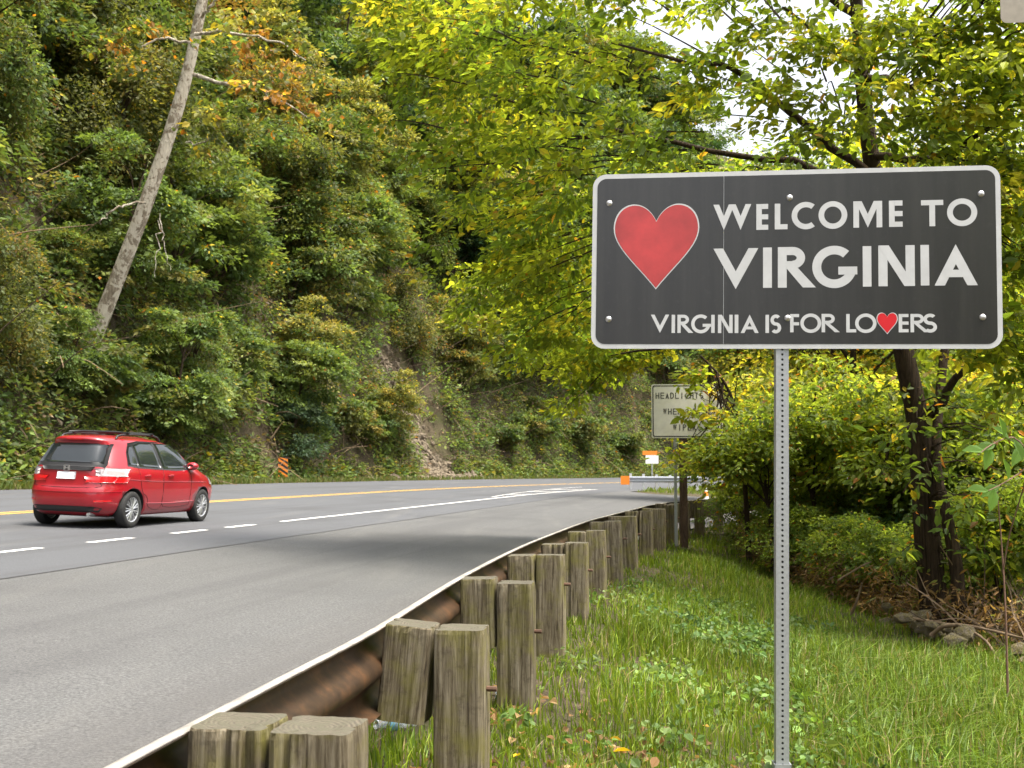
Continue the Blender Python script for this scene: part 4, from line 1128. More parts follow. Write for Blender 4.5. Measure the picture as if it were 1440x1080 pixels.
    for k in range(110):
        y0 = 28 + 60 * r.random(); e0 = 2 + 11 * r.random(); x0 = float(x_of(12 + e0, y0)); L = r.uniform(2, 6)
        p0 = np.array([x0, y0, float(G(x0, y0)) + .5]); d = norm(np.array([r.uniform(.3, 1.1), r.normal(0, .35), r.uniform(.2, 1)]))
        q = spline([p0, p0 + d * L * .5 + r.normal(0, .25, 3), p0 + d * L + [.3, 0, -.1 * L]], 9)
        V_, F_ = tube(q, np.linspace(.035, .008, 9) * r.uniform(.6, 1.3), 4); mb.add(V_, F_, int(r.random() < .75))
    setp(link('dead_stems', mb.mesh('dead_stems', M_TWIG, M_TWIG_DK)), 'dead brown stems and hanging vines on the lower hillside bank', 'dead stems', None, 'stuff')

    # scree of broken rock in and below the gully
    M_ROCK = bark_mat('broken_rock', (0.07, 0.056, 0.04), (0.22, 0.18, 0.13), None, 8, 8)
    mb = MB(); ico = bmesh.new(); bmesh.ops.create_icosphere(ico, subdivisions=1, radius=1)
    iv = np.array([v.co[:] for v in ico.verts]); jf = np.array([[v.index for v in f.verts] for f in ico.faces]); ico.free()
    for k in range(1300):
        e0 = 0.7 + 4.5 * r.random() ** 2.2; y0 = 73 + .1 * e0 + r.normal(0, .8 + 2.0 * max(0, 1 - e0 / 2.2))
        x0 = float(x_of(12 + e0, y0)); s = .07 * np.exp(min(1.3, abs(r.normal(0, .7)))) * (1.2 if e0 < 2 else 1)
        Vv = iv * (1 + r.normal(0, .22, (len(iv), 1))) * s * r.uniform(.6, 1.3, 3)
        mb.add(Vv + [x0, y0, float(G(x0, y0)) + s * .2], jf)
    setp(link('scree', mb.mesh('scree', M_ROCK)), 'pale broken rock spilling from the eroded gully down to the road', 'rocks', None, 'stuff')
    # grass strip between road and hill
    n = 16000
    y = 22 + 80 * r.random(n) ** 1.3; e = .05 + 1.5 * r.random(n)
    X = x_of(12 + e, y); C = np.stack([X, y, G(X, y) - .02], 1)
    D = np.stack([r.normal(0, .35, n), r.normal(0, .35, n), np.ones(n)], 1)
    col = pick(r, [((.09, .13, .03), 3), ((.14, .16, .05), 2), ((.2, .17, .08), 1)], n)
    V, F, c = leaves(C, D, r.standard_normal((n, 3)), r.uniform(.12, .38, n), .09, col, False)
    setp(link('verge_grass', mesh_np('verge_grass', V, F, M_GRASS, c)), 'thin strip of grass between the far road edge and the hill', 'grass', None, 'stuff')

    # leaning pale sycamore
    Y0 = 42.5
    pts = spline([P(112, 520, Y0 + 1), P(150, 430, Y0 + .6), P(200, 300, Y0), P(238, 190, Y0 - .3), P(264, 100, Y0 - .6), P(283, 10, Y0 - 1), P(300, -90, Y0 - 1.4), P(318, -200, Y0 - 1.8)], 36)
    b0 = pts[0].copy()
    t = thing('sycamore_tree', 'leaning sycamore with pale mottled bare trunk on the hillside', 'tree', b0)
    u = np.linspace(0, 1, 36)
    rad = np.interp(u, [0, .3, .6, 1], [.33, .27, .21, .16]) * (1 + .07 * vnoise(u * 12, u * 0, 1.3, 5))
    mb = MB(); mb.tube(pts - b0, rad, 14); link('trunk', mb.mesh('trunk', M_BARK_PALE, smooth=True), t)
    def limb(a, rs, parent=t, sides=7):
        q = spline([P(x, y_, d) for x, y_, d in a], 14) - b0
        q[2:-1] += rng(len(q) + int(a[1][0])).normal(0, .06, (11, 3))
        link('branch', MB().tube(q, np.linspace(rs[0] * .65, rs[1] * .6, 14), sides).mesh('branch', M_BARK_PALE, smooth=True), parent)
        return q
    tips = []
    for a, rs in (([(272, 105, 40.4), (320, 118, 40), (365, 130, 39.5), (400, 142, 39), (432, 165, 38.6)], (.13, .03)), ([(274, 48, 40.3), (330, 45, 39.8), (385, 60, 39), (430, 85, 38.5)], (.11, .03)),
                  ([(262, 200, 40.6), (292, 195, 40), (320, 150, 39.6)], (.06, .02)), ([(205, 285, 41), (175, 288, 40.6), (150, 300, 40.3), (142, 315, 40.2)], (.07, .03)),
                  ([(283, 25, 40), (300, 5, 39.6), (330, -30, 39)], (.1, .05)), ([(268, 60, 40.2), (235, 55, 40), (190, 70, 39.7), (160, 75, 39.5)], (.09, .02)),
                  ([(225, 300, 41), (222, 350, 40.6), (218, 390, 40.5)], (.04, .015)), ([(222, 310, 41), (232, 345, 40.5), (240, 380, 40.4)], (.03, .012))):
        tips.append(limb(a, rs))
    r = rng(33); cts = []
    for q in tips[:3] + tips[5:6]:
        for k in range(14): cts.append(q[r.integers(5, 14)] + r.normal(0, .55, 3) + [0, 0, -.1])
    cts = np.array(cts); out = norm(r.standard_normal(cts.shape)) * [1, 1, .3]
    V, F, c = spray_leaves(r, cts, r.uniform(.25, .6, len(cts)), out, 26, .22, [((.17, .17, .04), 2), ((.32, .17, .04), .8), ((.10, .13, .03), 3)], leaf_pal=AUTUMN_LEAF, pl=.15, W=.4)
    link('crown', mesh_np('crown', V, F, M_LEAF, c), t)
    # rounded grey-green shrub at the foot of the slope
    sp = make_tree_mesh(151, 3.4, .1, 1.9, 12, 130, 60, .15, [((.05, .085, .045), 2), ((.075, .11, .06), 1)], .05, M_TWIG_DK, leaf_pal=None)
    X = float(x_of(13.7, 57.5))
    place_tree('rounded_shrub', sp, (X, 57.5, float(G(X, 57.5)) - .1), .4, 1.0, 'rounded grey-green shrub at the foot of the hill beside the road', None, 'shrub')
    # green fern-like growth far down the bank
    sp2 = make_tree_mesh(152, 2.6, .1, 2.2, 10, 120, 50, .26, GREEN + OLIVE, .05, M_TWIG_DK, leaf_pal=None)
    for k, (e, y) in enumerate(((2.4, 84), (2.6, 89), (2.6, 95), (3.4, 91), (2.3, 102), (3, 110), (2.2, 66), (2.4, 62.5), (2.5, 49), (2.3, 45), (2.6, 41.5))):
        X = float(x_of(12 + e, y))
        place_tree('roadside_shrub', sp2, (X, y, float(G(X, y)) - .15), k * 1.3, .8 + .12 * (k % 3), *(lambda w: ('low green shrub at the foot of the hillside ' + w, 'low shrubs at the foot of the hillside ' + w))('beyond the eroded gully' if y > 76 else 'between striped marker and eroded gully' if y > 56 else 'near the leaning sycamore'), 'shrub')
build_hillside()

# ------------------------------------------------------------------ verge: grass, weeds, litter
def build_verge():
    r = rng(51)
    def scatter(n, y0, y1, wmax):
        y = y0 + (y1 - y0) * r.random(n); w = -.68 + (wmax + .68) * r.random(n)
        return railx(y) + w, y, w
    Vs, Fs, Cs, off = [], [], [], 0
    def add_blades(X, Y, L, wid, col, lean=.45, bend=.5):
        nonlocal off
        n = len(X); C = np.stack([X, Y, G(X, Y) - .015], 1)
        a = r.uniform(0, 2 * np.pi, n); d = np.stack([np.cos(a), np.sin(a), np.zeros(n)], 1); s = np.stack([-np.sin(a + .6), np.cos(a + .6), np.zeros(n)], 1)
        ln = np.abs(r.normal(0, lean, n))[:, None]; L = L[:, None]; wd = wid[:, None]
        up = np.array([0, 0, 1.0])
        m = C + up * L * .55 + d * L * ln * .3; t = C + up * L * (1 - .35 * np.minimum(ln, 1.2) * bend) + d * L * ln * (.6 + bend * .5)
        V = np.stack([C - s * wd, C + s * wd, m + s * wd * .8, m - s * wd * .8, t], 1).reshape(-1, 3)
        b = np.arange(n)[:, None] * 5 + off
        Vs.append(V); Fs.append((b + [0, 1, 2, 3], b + [3, 2, 4])); Cs.append(np.repeat(col, 5, 0)); off += 5 * n
    GP = [((.115, .175, .014), 4), ((.165, .225, .02), 3), ((.08, .135, .016), 3), ((.21, .22, .06), 1), ((.27, .22, .11), .5)]
    for n, y0, y1, wm, ls in ((30000, 2.6, 6, 3.4, 1.0), (34000, 6, 11, 5.2, 1.0), (26000, 11, 19, 4.6, 1.15), (9000, 19, 30, 3.0, 1.2)):
        X, Y, w = scatter(n, y0, y1, wm)
        tall = 1 + .55 * vnoise(X, Y, .9, 41) + .35 * vnoise(X, Y, 2.6, 42)
        brown = (vnoise(X, Y, .8, 43) + (X - 2.0) * .55 - (Y - 4.5) * .28) > .6            # dry patch at the near right
        worn = (w < .35) & (vnoise(X, Y, 2.2, 44) > -.1)
        keep = ~((brown | worn) & (r.random(n) < .72))
        X, Y, tall, brown = X[keep], Y[keep], tall[keep], brown[keep]; n = len(X)
        L = r.uniform(.06, .17, n) * np.clip(tall, .45, 1.9) * ls * np.where(w[keep] < .4, .75, 1)
        col = pick(r, GP, n) * np.exp(r.normal(0, .18, n))[:, None]
        col *= (1 + .28 * vnoise(X, Y, .6, 45))[:, None]
        col[brown] = pick(r, [((.25, .19, .10), 3), ((.16, .16, .05), 2), ((.3, .25, .14), 1)], int(brown.sum()))
        add_blades(X, Y, L, np.full(n, .0028) * (1 + Y / 11), col)
    # long arching grass right of the post
    n = 9000; Y = r.uniform(6.2, 10.8, n); X = railx(Y) + r.uniform(1.7, 4.6, n)
    add_blades(X, Y, r.uniform(.16, .36, n), np.full(n, .0045), pick(r, [((.11, .175, .02), 3), ((.15, .21, .03), 2), ((.08, .135, .02), 2.5), ((.24, .2, .09), .9)], n) * np.exp(r.normal(0, .2, n))[:, None], .9, .9)
    V = np.concatenate(Vs); F4 = np.concatenate([f[0] for f in Fs]); F3 = np.concatenate([f[1] for f in Fs])
    setp(link('grass', mesh_np('grass', V, [F4, F3], M_GRASS, np.clip(np.concatenate(Cs), .01, .6))), 'bright green grass covering the verge beside the guardrail', 'grass', None, 'stuff')
    # broad-leaved weeds
    n = 300
    Y = np.concatenate([r.uniform(3.2, 7, 80), r.uniform(7, 12.5, 220)]); X = railx(Y) + np.abs(r.normal(1.15, .55, n))
    k = vnoise(X, Y, 1.3, 47) > -.25; X, Y = X[k], Y[k]; n = len(X)
    C = np.stack([X, Y, G(X, Y) + r.uniform(.03, .12, n)], 1)
    V, F, c = spray_leaves(r, C, r.uniform(.08, .22, n), norm(r.standard_normal((n, 3))) * [1, 1, .2], 26, .045, [((.10, .17, .04), 3), ((.14, .20, .06), 2), ((.07, .13, .035), 2)], flat=.5, droop=.2, W=.42)
    setp(link('broadleaf_weeds', mesh_np('broadleaf_weeds', V, F, M_GRASS, c)), 'patches of broad-leaved weeds growing among the verge grass', 'weeds', None, 'stuff')
    # dry fallen leaves
    n = 3600
    Y = np.concatenate([r.uniform(2.8, 6.5, 900), r.uniform(6, 24, 2700)])
    X = np.concatenate([railx(Y[:900]) + r.uniform(-.3, 3.6, 900), railx(Y[900:]) + 3.4 + 5 * r.random(2700) ** 1.5])
    C = np.stack([X, Y, G(X, Y) + r.uniform(.01, .06, n)], 1)
    D = np.stack([r.normal(0, 1, n), r.normal(0, 1, n), r.normal(0, .3, n)], 1)
    V, F, c = leaves(C, D, np.array([0, 0, 1.]) + r.normal(0, .45, (n, 3)), r.uniform(.035, .085, n), .32, pick(r, [((.26, .15, .07), 4), ((.17, .10, .05), 4), ((.36, .24, .12), 2), ((.42, .26, .04), 1)], n), True, .5)
    setp(link('leaf_litter', mesh_np('leaf_litter', V, F, M_GRASS, c)), 'scattered dry brown fallen leaves on the verge and at the wood edge', 'fallen leaves', None, 'stuff')
    # single fallen leaves one can point at
    def one_leaf(px, py, Y, L, col, label, rz):
        p = P(px, py, Y); z = float(G(p[0], Y)) + .05
        V, F, c = leaves(np.zeros((1, 3)), np.array([[1., 0, .12]]), np.array([[0, .25, 1.]]), np.array([L]), .3, np.array([col]), True, .5)
        setp(link('fallen_leaf', mesh_np('fallen_leaf', V, F, M_GRASS, c), None, (p[0], Y, z), (0, 0, rz)), label, 'leaf')
    one_leaf(862, 1021, 5.5, .085, (.5, .36, .02), 'bright yellow fallen leaf lying on the grass beside the sign post', .1)
    one_leaf(722, 1073, 5.0, .05, (.55, .40, .02), 'small yellow fallen leaf beside the second guardrail post', .9)
    one_leaf(521, 1040, 5.6, .11, (.42, .13, .03), 'orange fallen leaf in the grass beneath the guardrail', 1.2)
    one_leaf(1192, 1068, 5.4, .07, (.48, .28, .03), 'orange-yellow fallen leaf on dry grass right of the sign post', .5)
    # litter: crushed clear bottle and a bottle by the second post
    M_PET, nt, b = new_mat('clear_plastic'); b.inputs['Base Color'].default_value = (.75, .8, .82, 1); b.inputs['Roughness'].default_value = .15; b.inputs['Transmission Weight'].default_value = .75; b.inputs['IOR'].default_value = 1.3
    nt.links.new(ramp(nt, noise(nt, coords(nt), 30), [(.4, (.7, .75, .78)), (.7, (.85, .88, .9))]), b.inputs['Base Color'])
    M_CAP = plain('bottle_cap', (.6, .62, .65), .4); M_LAB = plain('bottle_label', (.12, .3, .4), .5)
    for (px, py, Y, rz, cr, lab, m) in ((528, 1062, 5.5, .6, .35, 'crushed clear plastic bottle lying under the guardrail', M_PET), (697, 1003, 6.3, -.2, .05, 'clear bottle lying in the grass against the second timber post', M_PET)):
        p = P(px, py, Y); t = thing('plastic_bottle', lab, 'bottle', (p[0], Y, float(G(p[0], Y)) + .045), (0, .1, rz))
        xs = [0, .01, .05, .09, .12, .15, .175, .19, .205]; rs = [.022, .031, .032 - .012 * cr, .031, .027 + .004 * cr, .032, .022, .012, .012]
        mb = MB(); q = np.array([[x, .004 * math.sin(x * 40) * cr * 3, 0] for x in xs]); mb.tube(q, rs, 14); link('bottle_body', mb.mesh('bottle_body', m, smooth=True), t)
        link('cap', MB().tube([[.200, 0, 0], [.216, 0, 0]], .014, 12).mesh('cap', M_CAP), t); link('wrapper', MB().tube([[.06, 0, 0], [.075, 0, 0], [.11, 0, 0]], [.0335, .0325, .0325], 14, cap=False).mesh('wrapper', M_LAB, smooth=True), t)
    # island grass and far ground beyond the junction
    n = 7000; Y = r.uniform(58.5, 80, n); X = np.maximum(paved_right(Y), x_of(-2.2, Y)) + .2 + 22 * r.random(n)
    C = np.stack([X, Y, G(X, Y) - .02], 1)
    V, F, c = leaves(C, np.stack([r.normal(0, .3, n), r.normal(0, .3, n), np.ones(n)], 1), r.standard_normal((n, 3)), r.uniform(.12, .3, n), .16, pick(r, [((.12, .18, .03), 3), ((.17, .21, .04), 2)], n), False)
    setp(link('island_grass', mesh_np('island_grass', V, F, M_GRASS, c)), 'green grass on the island beyond the road junction', 'grass', None, 'stuff')
build_verge()

# ------------------------------------------------------------------ wood on the right
def build_right_wood():
    r = rng(71)
    # --- big tree whose crown overhangs verge and road
    b0 = np.array([P(1322, 880, 13.6)[0], 13.6, float(G(P(1322, 880, 13.6)[0], 13.6)) - .15])
    t = thing('overhanging_tree', 'large leaning tree with dark trunk whose leafy crown overhangs the sign and road', 'tree', b0)
    mb = MB()
    tr = spline([b0 - [0, 0, .2], P(1308, 800, 13.6), P(1300, 690, 13.6), P(1290, 590, 13.6), P(1272, 500, 13.5), P(1245, 350, 13.4), P(1222, 200, 13.3), P(1208, 60, 13.2), P(1200, -80, 13), P(1190, -260, 13)], 40)
    u = np.linspace(0, 1, 40)
    mb.tube(tr - b0, np.interp(u, [0, .06, .3, .55, 1], [.25, .17, .135, .11, .05]) * (1 + .06 * vnoise(u * 20, u * 0, 1, 4)), 14)
    link('trunk', mb.mesh('trunk', M_BARK, smooth=True), t)
    def limb(a, r0, r1):
        q = spline([P(x, y, d) for x, y, d in a], 16) - b0
        q[1:-1] += r.normal(0, .025, (14, 3))
        link('branch', MB().tube(q, np.linspace(r0, r1, 16), 7).mesh('branch', M_BARK, smooth=True), t)
    for a in ([(1302, 600, 13.6), (1330, 555, 13.3), (1362, 512, 13), (1400, 470, 12.6), (1450, 420, 12)], [(1238, 310, 13.4), (1150, 240, 13.6), (1040, 215, 14), (900, 190, 14.6), (760, 160, 15.2), (650, 120, 16)],
              [(1230, 250, 13.3), (1120, 165, 13), (1040, 100, 12.8), (960, 85, 12.8), (860, 60, 13.4)], [(1245, 345, 13.4), (1120, 330, 14.2), (960, 330, 15.2), (830, 340, 16), (720, 330, 16.8)],
              [(1212, 110, 13.2), (1300, 118, 12.4), (1380, 80, 11.6), (1440, 40, 11)], [(1225, 220, 13.3), (1310, 225, 12.6), (1380, 190, 11.8), (1450, 150, 11)], [(1250, 380, 13.4), (1340, 360, 12.6), (1430, 300, 11.8)],
              [(1205, 20, 13.1), (1130, -20, 13), (1040, -40, 13), (900, -30, 13.6), (760, 0, 14.6)], [(1210, 90, 13.1), (1160, 60, 12.8), (1100, 10, 12.5)], [(1255, 420, 13.5), (1100, 430, 15), (960, 480, 16.6), (860, 500, 18)]):
        limb(a, .055 if a[0][0] != 1302 else .065, .012)
    lobes = [(600, 60, 16, 1.0, 1), (645, 160, 16, 1.2, 1), (690, 50, 15, 1.2, 1), (715, 255, 16, 1.2, 1.1), (760, 130, 14.5, 1.2, .9), (795, 35, 14, 1.2, .4), (705, 350, 17, 1.2, 1.1), (780, 340, 15.5, 1.2, 1.1),
             (745, 440, 18, 1.2, 1.2), (820, 430, 16.5, 1.2, 1.2), (835, 235, 14.2, 1.1, 1.0), (865, 120, 13.6, .9, .28), (850, 500, 18.6, .8, 1), (800, 515, 19.3, 1.0, 1), (930, 205, 13.2, .7, .35), (960, 85, 13, .7, .35),
             (1000, 20, 13, .9, .35), (1060, 130, 12.6, .8, .4), (1105, 25, 12.6, .9, .38), (1130, 190, 12.2, .7, .4), (1180, 95, 12.2, .9, .5), (1250, 40, 12, 1.0, .5), (1275, 150, 11.7, .9, .55), (1330, 75, 11.3, 1.0, .7),
             (1350, 190, 11.8, .8, .5), (1400, 120, 10.8, .9, .9), (1425, 40, 11, .8, .9), (1430, 250, 11.4, .8, .9), (900, 0, 14, .9, .35), (1440, 370, 11.4, .8, 1), (1445, 470, 11.6, .8, 1), (560, 20, 17, .9, .8), (930, 300, 16, 1.1, .7),
             (1080, 300, 16.5, 1.1, .8), (1210, 230, 15.5, 1.0, .6), (1330, 290, 16, 1.1, .9), (935, 455, 18.8, .7, 1), (640, -60, 16, 1.3, 1), (820, -80, 14, 1.3, .8), (1030, -90, 13, 1.3, .8), (1250, -90, 12, 1.4, .8), (1420, -60, 11, 1.2, .8)]
    C, O, Rd = [], [], []
    tc = P(1190, 150, 13.4)
    for x, y, d, rad, dens in lobes:
        c = P(x, y, d); n = int(26 * dens * (.7 if y < 240 and 820 < x < 1400 else 1))
        q = norm(r.standard_normal((n, 3))) * (r.random(n) ** .5)[:, None] * rad * [1, 1, .75]
        C.append(c + q - b0); o = norm((c - tc)[None] * [1, 1, 0] + q * 1.2 + 1e-6); O.append(o * [1, 1, .4]); Rd.append(r.uniform(.28, .52, n))
    V, F, c = spray_leaves(r, np.concatenate(C), np.concatenate(Rd), np.concatenate(O), 58, .115, BRIGHT, flat=.38, droop=.4, leaf_pal=[((.36, .31, .03), 4), ((.36, .2, .03), .5)], pl=.05, W=.29)
    link('crown', mesh_np('crown', V, F, M_LEAF_BACKLIT, c), t)
    # twigs carrying the sprays
    mb = MB(); Ca = np.concatenate(C)
    for k in r.choice(len(Ca), 260, replace=False):
        p = Ca[k]; o = norm(p - (tc - b0)); L = r.uniform(.5, 1.3); mb.tube(spline([p - o * L + [0, 0, -.1], p - o * L * .4 + r.normal(0, .06, 3), p + o * .25], 5), np.linspace(.014, .003, 5), 3)
    link('twigs', mb.mesh('twigs', M_BARK), t)['kind'] = 'stuff'

    # --- second, slimmer stem beside it
    b1 = np.array([P(1352, 882, 13.2)[0], 13.2, float(G(P(1352, 882, 13.2)[0], 13.2)) - .15])
    t2 = thing('slim_tree', 'slimmer leaning tree just right of the large dark trunk', 'tree', b1)
    q = spline([b1, P(1345, 800, 13.2), P(1330, 720, 13.3), P(1316, 640, 13.5), P(1330, 480, 14), P(1360, 300, 14.4), P(1370, 100, 14.6)], 20)
    link('trunk', MB().tube(q - b1, np.linspace(.085, .035, 20), 10).mesh('trunk', M_BARK, smooth=True), t2)
    cc_ = np.array([q[k] for k in r.integers(12, 20, 90)]) - b1 + r.normal(0, .75, (90, 3))
    V, F, c = spray_leaves(r, cc_, r.uniform(.3, .5, 90), norm(r.standard_normal((90, 3))) * [1, 1, .3], 45, .12, BRIGHT, leaf_pal=AUTUMN_LEAF, pl=.08)
    link('crown', mesh_np('crown', V, F, M_LEAF_BACKLIT, c), t2)

    # --- shrub layer below and behind the sign
    def shrub(seed, H, rx, pal, base=.25, leaf=.105, n=150, per=46, pl=.06, mat=M_LEAF_BACKLIT):
        return make_tree_mesh(seed, H, base, rx, 12, n, per, leaf, pal, .05, M_BARK, pl=pl, mat=mat, hexa=True, lobe_r=.52)
    A = shrub(201, 3.8, 1.6, [((.2, .23, .03), 3), ((.28, .27, .035), 2), ((.15, .2, .03), 2)], .9, n=140); B = shrub(202, 3.3, 1.5, [((.15, .2, .03), 3), ((.2, .24, .035), 2), ((.11, .16, .03), 2)], .8, n=120); Cs = shrub(203, 2.4, 1.3, [((.12, .17, .03), 3), ((.16, .2, .03), 2), ((.09, .14, .03), 2)], pl=.03, n=130); Dk = shrub(204, 2.0, 1.3, GREEN + DEEP[:1], .3, pl=.02, n=95)
    spots = [(Cs, 1195, 16.0, .5, 'C'), (Cs, 1245, 15.2, .48, 'C'), (Cs, 1400, 14.0, .7, 'C'), (B, 1450, 13.2, .65, 'B'), (Dk, 1370, 14.6, .6, 'D'), (Cs, 1120, 17.6, .5, 'C'), (A, 1075, 22, .95, 'A'), (B, 1085, 18.4, .85, 'B'), (A, 1100, 21.5, 1.1, 'A'), (Cs, 1140, 19.5, .7, 'C'), (B, 1150, 18.5, 1.05, 'B'), (Cs, 1200, 18.8, .8, 'C'), (A, 1215, 20, 1.1, 'A'), (Dk, 1225, 19, .7, 'D'),
             (B, 1260, 17.5, 1.0, 'B'), (Dk, 1455, 15.6, .95, 'D'), (Cs, 1385, 16.8, 1.1, 'C'), (A, 1340, 18.5, 1.15, 'A'), (B, 1430, 16.5, 1.15, 'B'), (Dk, 1150, 18.5, .6, 'D'), (Dk, 1262, 17.6, .7, 'D'),
             (Cs, 1055, 21, .62, 'C'), (B, 1420, 20, 1.2, 'B'), (A, 1500, 18, 1.2, 'A'), (Dk, 1500, 15.5, 1.0, 'D'), (Cs, 1310, 18, .9, 'C')]
    labs = {'A': 'tall yellow-green shrub', 'B': 'fresh green leafy shrub', 'C': 'mid-green low shrub', 'D': 'dark green low shrub'}
    for k, (p, x, Y, sc, kd) in enumerate(spots):
        X = P(x, 700, Y)[0]
        place_tree('thicket_shrub', p, (X, Y, float(G(X, Y)) - .1), k * 2.1, sc, *(lambda w: (labs[kd] + ' ' + w, labs[kd] + 's ' + w))(
            'in the thicket beside the headlights sign' if x < 1125 else 'in the thicket between welcome sign post and large dark trunk' if x < 1290 else 'at the foot of the wood right of the large dark trunk'), 'shrub')
    q = np.array([P(r.uniform(1255, 1420), r.uniform(560, 800), r.uniform(12.3, 13.2)) for _ in range(34)])
    V, F, c = spray_leaves(r, q - b1, r.uniform(.15, .35, len(q)), norm(r.standard_normal((len(q), 3))) * [1, 1, .3], 16, .115, [((.12, .175, .03), 3), ((.17, .21, .03), 2), ((.08, .13, .03), 2)], leaf_pal=AUTUMN_LEAF, pl=.05)
    mb = MB()
    for p in q:
        k = q.shape[0]; a_ = tr[np.argmin(np.abs(tr[:, 2] - p[2]))]
        mb.tube(spline([a_ - b1, (a_ + p) / 2 - b1 + [0, 0, .12], p - b1], 6), np.linspace(.012, .004, 6), 4)
    link('low_twigs', mb.mesh('low_twigs', M_BARK), t2)['kind'] = 'stuff'
    link('low_leaves', mesh_np('low_leaves', V, F, M_LEAF_BACKLIT, c), t2)['kind'] = 'stuff'
    # --- branch of leaves in front of the headlights sign
    n = 16; q = np.array([P(r.uniform(975, 1040), r.uniform(520, 650), r.uniform(18.6, 19.3)) for _ in range(n)])
    q = np.r_[q, np.array([P(r.uniform(960, 1005), r.uniform(565, 592), 19.1) for _ in range(5)]), np.array([P(r.uniform(945, 1010), r.uniform(515, 545), 19.1) for _ in range(9)]), np.array([P(r.uniform(925, 1000), r.uniform(618, 655), 19.1) for _ in range(9)])]
    X3 = P(1052, 700, 19.3)[0]; g3 = np.array([X3, 19.3, float(G(X3, 19.3))])
    t3 = thing('young_tree', 'young tree with yellow-green leaves hanging over the headlights sign', 'tree', g3)
    st = spline([g3, P(1048, 690, 19.3), P(1040, 600, 19.2), P(1020, 540, 19.1), P(985, 500, 19)], 14)
    mb = MB(); mb.tube(st - g3, np.linspace(.05, .015, 14), 7)
    for p in q: mb.tube(spline([st[r.integers(6, 13)] - g3, (p - g3) * .5 + (st[8] - g3) * .5 + r.normal(0, .05, 3), p - g3], 5), np.linspace(.012, .004, 5), 3)
    link('trunk', mb.mesh('trunk', M_BARK), t3)
    V, F, c = spray_leaves(r, q - g3, r.uniform(.12, .26, len(q)), norm(r.standard_normal((len(q), 3)) + [-1, 0, 0]) * [1, 1, .3], 15, .13, [((.17, .22, .025), 4), ((.24, .26, .03), 2), ((.3, .24, .03), .5)], leaf_pal=AUTUMN_LEAF, pl=.1)
    link('crown', mesh_np('crown', V, F, M_LEAF_BACKLIT, c), t3)
    # --- trees deeper in the wood
    T1 = make_tree_mesh(211, 9, 1.2, 3.2, 13, 230, 60, .17, BRIGHT + YELLOW, .15, M_BARK, pl=.12, mat=M_LEAF_BACKLIT, hexa=False); T2 = make_tree_mesh(212, 11, 2.2, 3.2, 13, 230, 60, .17, GREEN + BRIGHT, .17, M_BARK, pl=.05, mat=M_LEAF_BACKLIT, hexa=False)
    k = 0
    for Y in (23, 27.5, 33, 39, 46):
        X = P(1110 if Y < 30 else 1080, 600, Y)[0] + 1.0
        while X < Y * .56 + 7:
            p = T1 if r.random() < .55 else T2
            yy = Y + r.uniform(-1.3, 1.3)
            if 30.5 < yy < 44 and X < 30: yy = 45 + r.random() * 3
            xx = X + r.uniform(-.6, .6)
            if yy > 44: xx = max(xx, P(1080, 600, yy)[0])
            place_tree('woodland_tree', p, (xx, yy, float(G(xx, yy)) - .2), r.uniform(0, 6.28), r.uniform(.8, 1.15) * (1.0 if Y < 34 else 1.3),
                       'yellow-green backlit tree deeper in the wood behind the welcome sign' if p is T1 else 'green tree deeper in the wood behind the welcome sign', 'yellow-green trees deep in the wood' if p is T1 else 'green trees deep in the wood')
            X += 3.6; k += 1
    for X, Y in ((3.2, -10), (6.5, -8), (5.2, -14), (10, -12), (8, -18), (13, -7)):
        place_tree('woodland_tree', T2, (X, Y, float(G(X, Y)) - .2), X, 1.0, 'green tree of the wood continuing along the verge behind the viewpoint', 'green trees behind the viewpoint')
    # --- sapling at the right with large compound leaves
    g4 = np.array([P(1416, 950, 8.6)[0], 8.6, float(G(P(1416, 950, 8.6)[0], 8.6))])
    t4 = thing('sapling', 'thin bare-stemmed sapling with a few large bright leaves at the wood edge', 'sapling', g4)
    mb = MB(); s1 = spline([g4, P(1414, 860, 8.6), P(1408, 760, 8.6), P(1402, 690, 8.5)], 12) - g4; mb.tube(s1, np.linspace(.009, .004, 12), 6)
    s2 = spline([P(1411, 800, 8.6), P(1420, 750, 8.5), P(1438, 690, 8.3), P(1450, 640, 8)], 10) - g4; mb.tube(s2, np.linspace(.006, .0035, 10), 6)
    s3 = spline([P(1450, 640, 8), P(1425, 615, 7.7), P(1395, 625, 7.4), P(1375, 640, 7.3)], 10) - g4; mb.tube(s3, np.linspace(.006, .003, 10), 5)
    s4 = spline([P(1450, 640, 8), P(1440, 660, 7.8), P(1410, 680, 7.6), P(1390, 690, 7.5)], 10) - g4; mb.tube(s4, np.linspace(.006, .003, 10), 5)
    link('stem', mb.mesh('stem', plain('reddish_stem', (.16, .09, .06), .8, var=.2)), t4)
    lv = [(1400, 625, 7.4, -1, -.25), (1385, 634, 7.35, -1, .05), (1392, 628, 7.4, -.3, -.9), (1412, 618, 7.5, -.2, .7), (1425, 617, 7.6, .3, -.9), (1436, 628, 7.7, -.5, -.8), (1440, 630, 7.8, .4, -.9), (1405, 682, 7.6, -.9, -.5),
          (1398, 687, 7.55, -.3, -1), (1418, 676, 7.65, -.2, .7), (1432, 640, 7.75, .9, -.3), (1420, 618, 7.6, -.7, .5), (1390, 690, 7.5, -1, .1)]
    for x, y, d, dx, dz in lv:
        V, F, c = leaves(np.zeros((1, 3)), np.array([[dx, -.25, dz]]), np.array([[.2, -.7, .7]]), np.array([.165]), .25, np.array([[.11, .20, .045]]) * r.uniform(.85, 1.25), True, .3)
        link('leaf', mesh_np('leaf', V, F, M_LEAF_BACKLIT, c), t4, P(x, y, d) - g4)
    # --- dead stems and brush at the wood edge
    mb = MB()
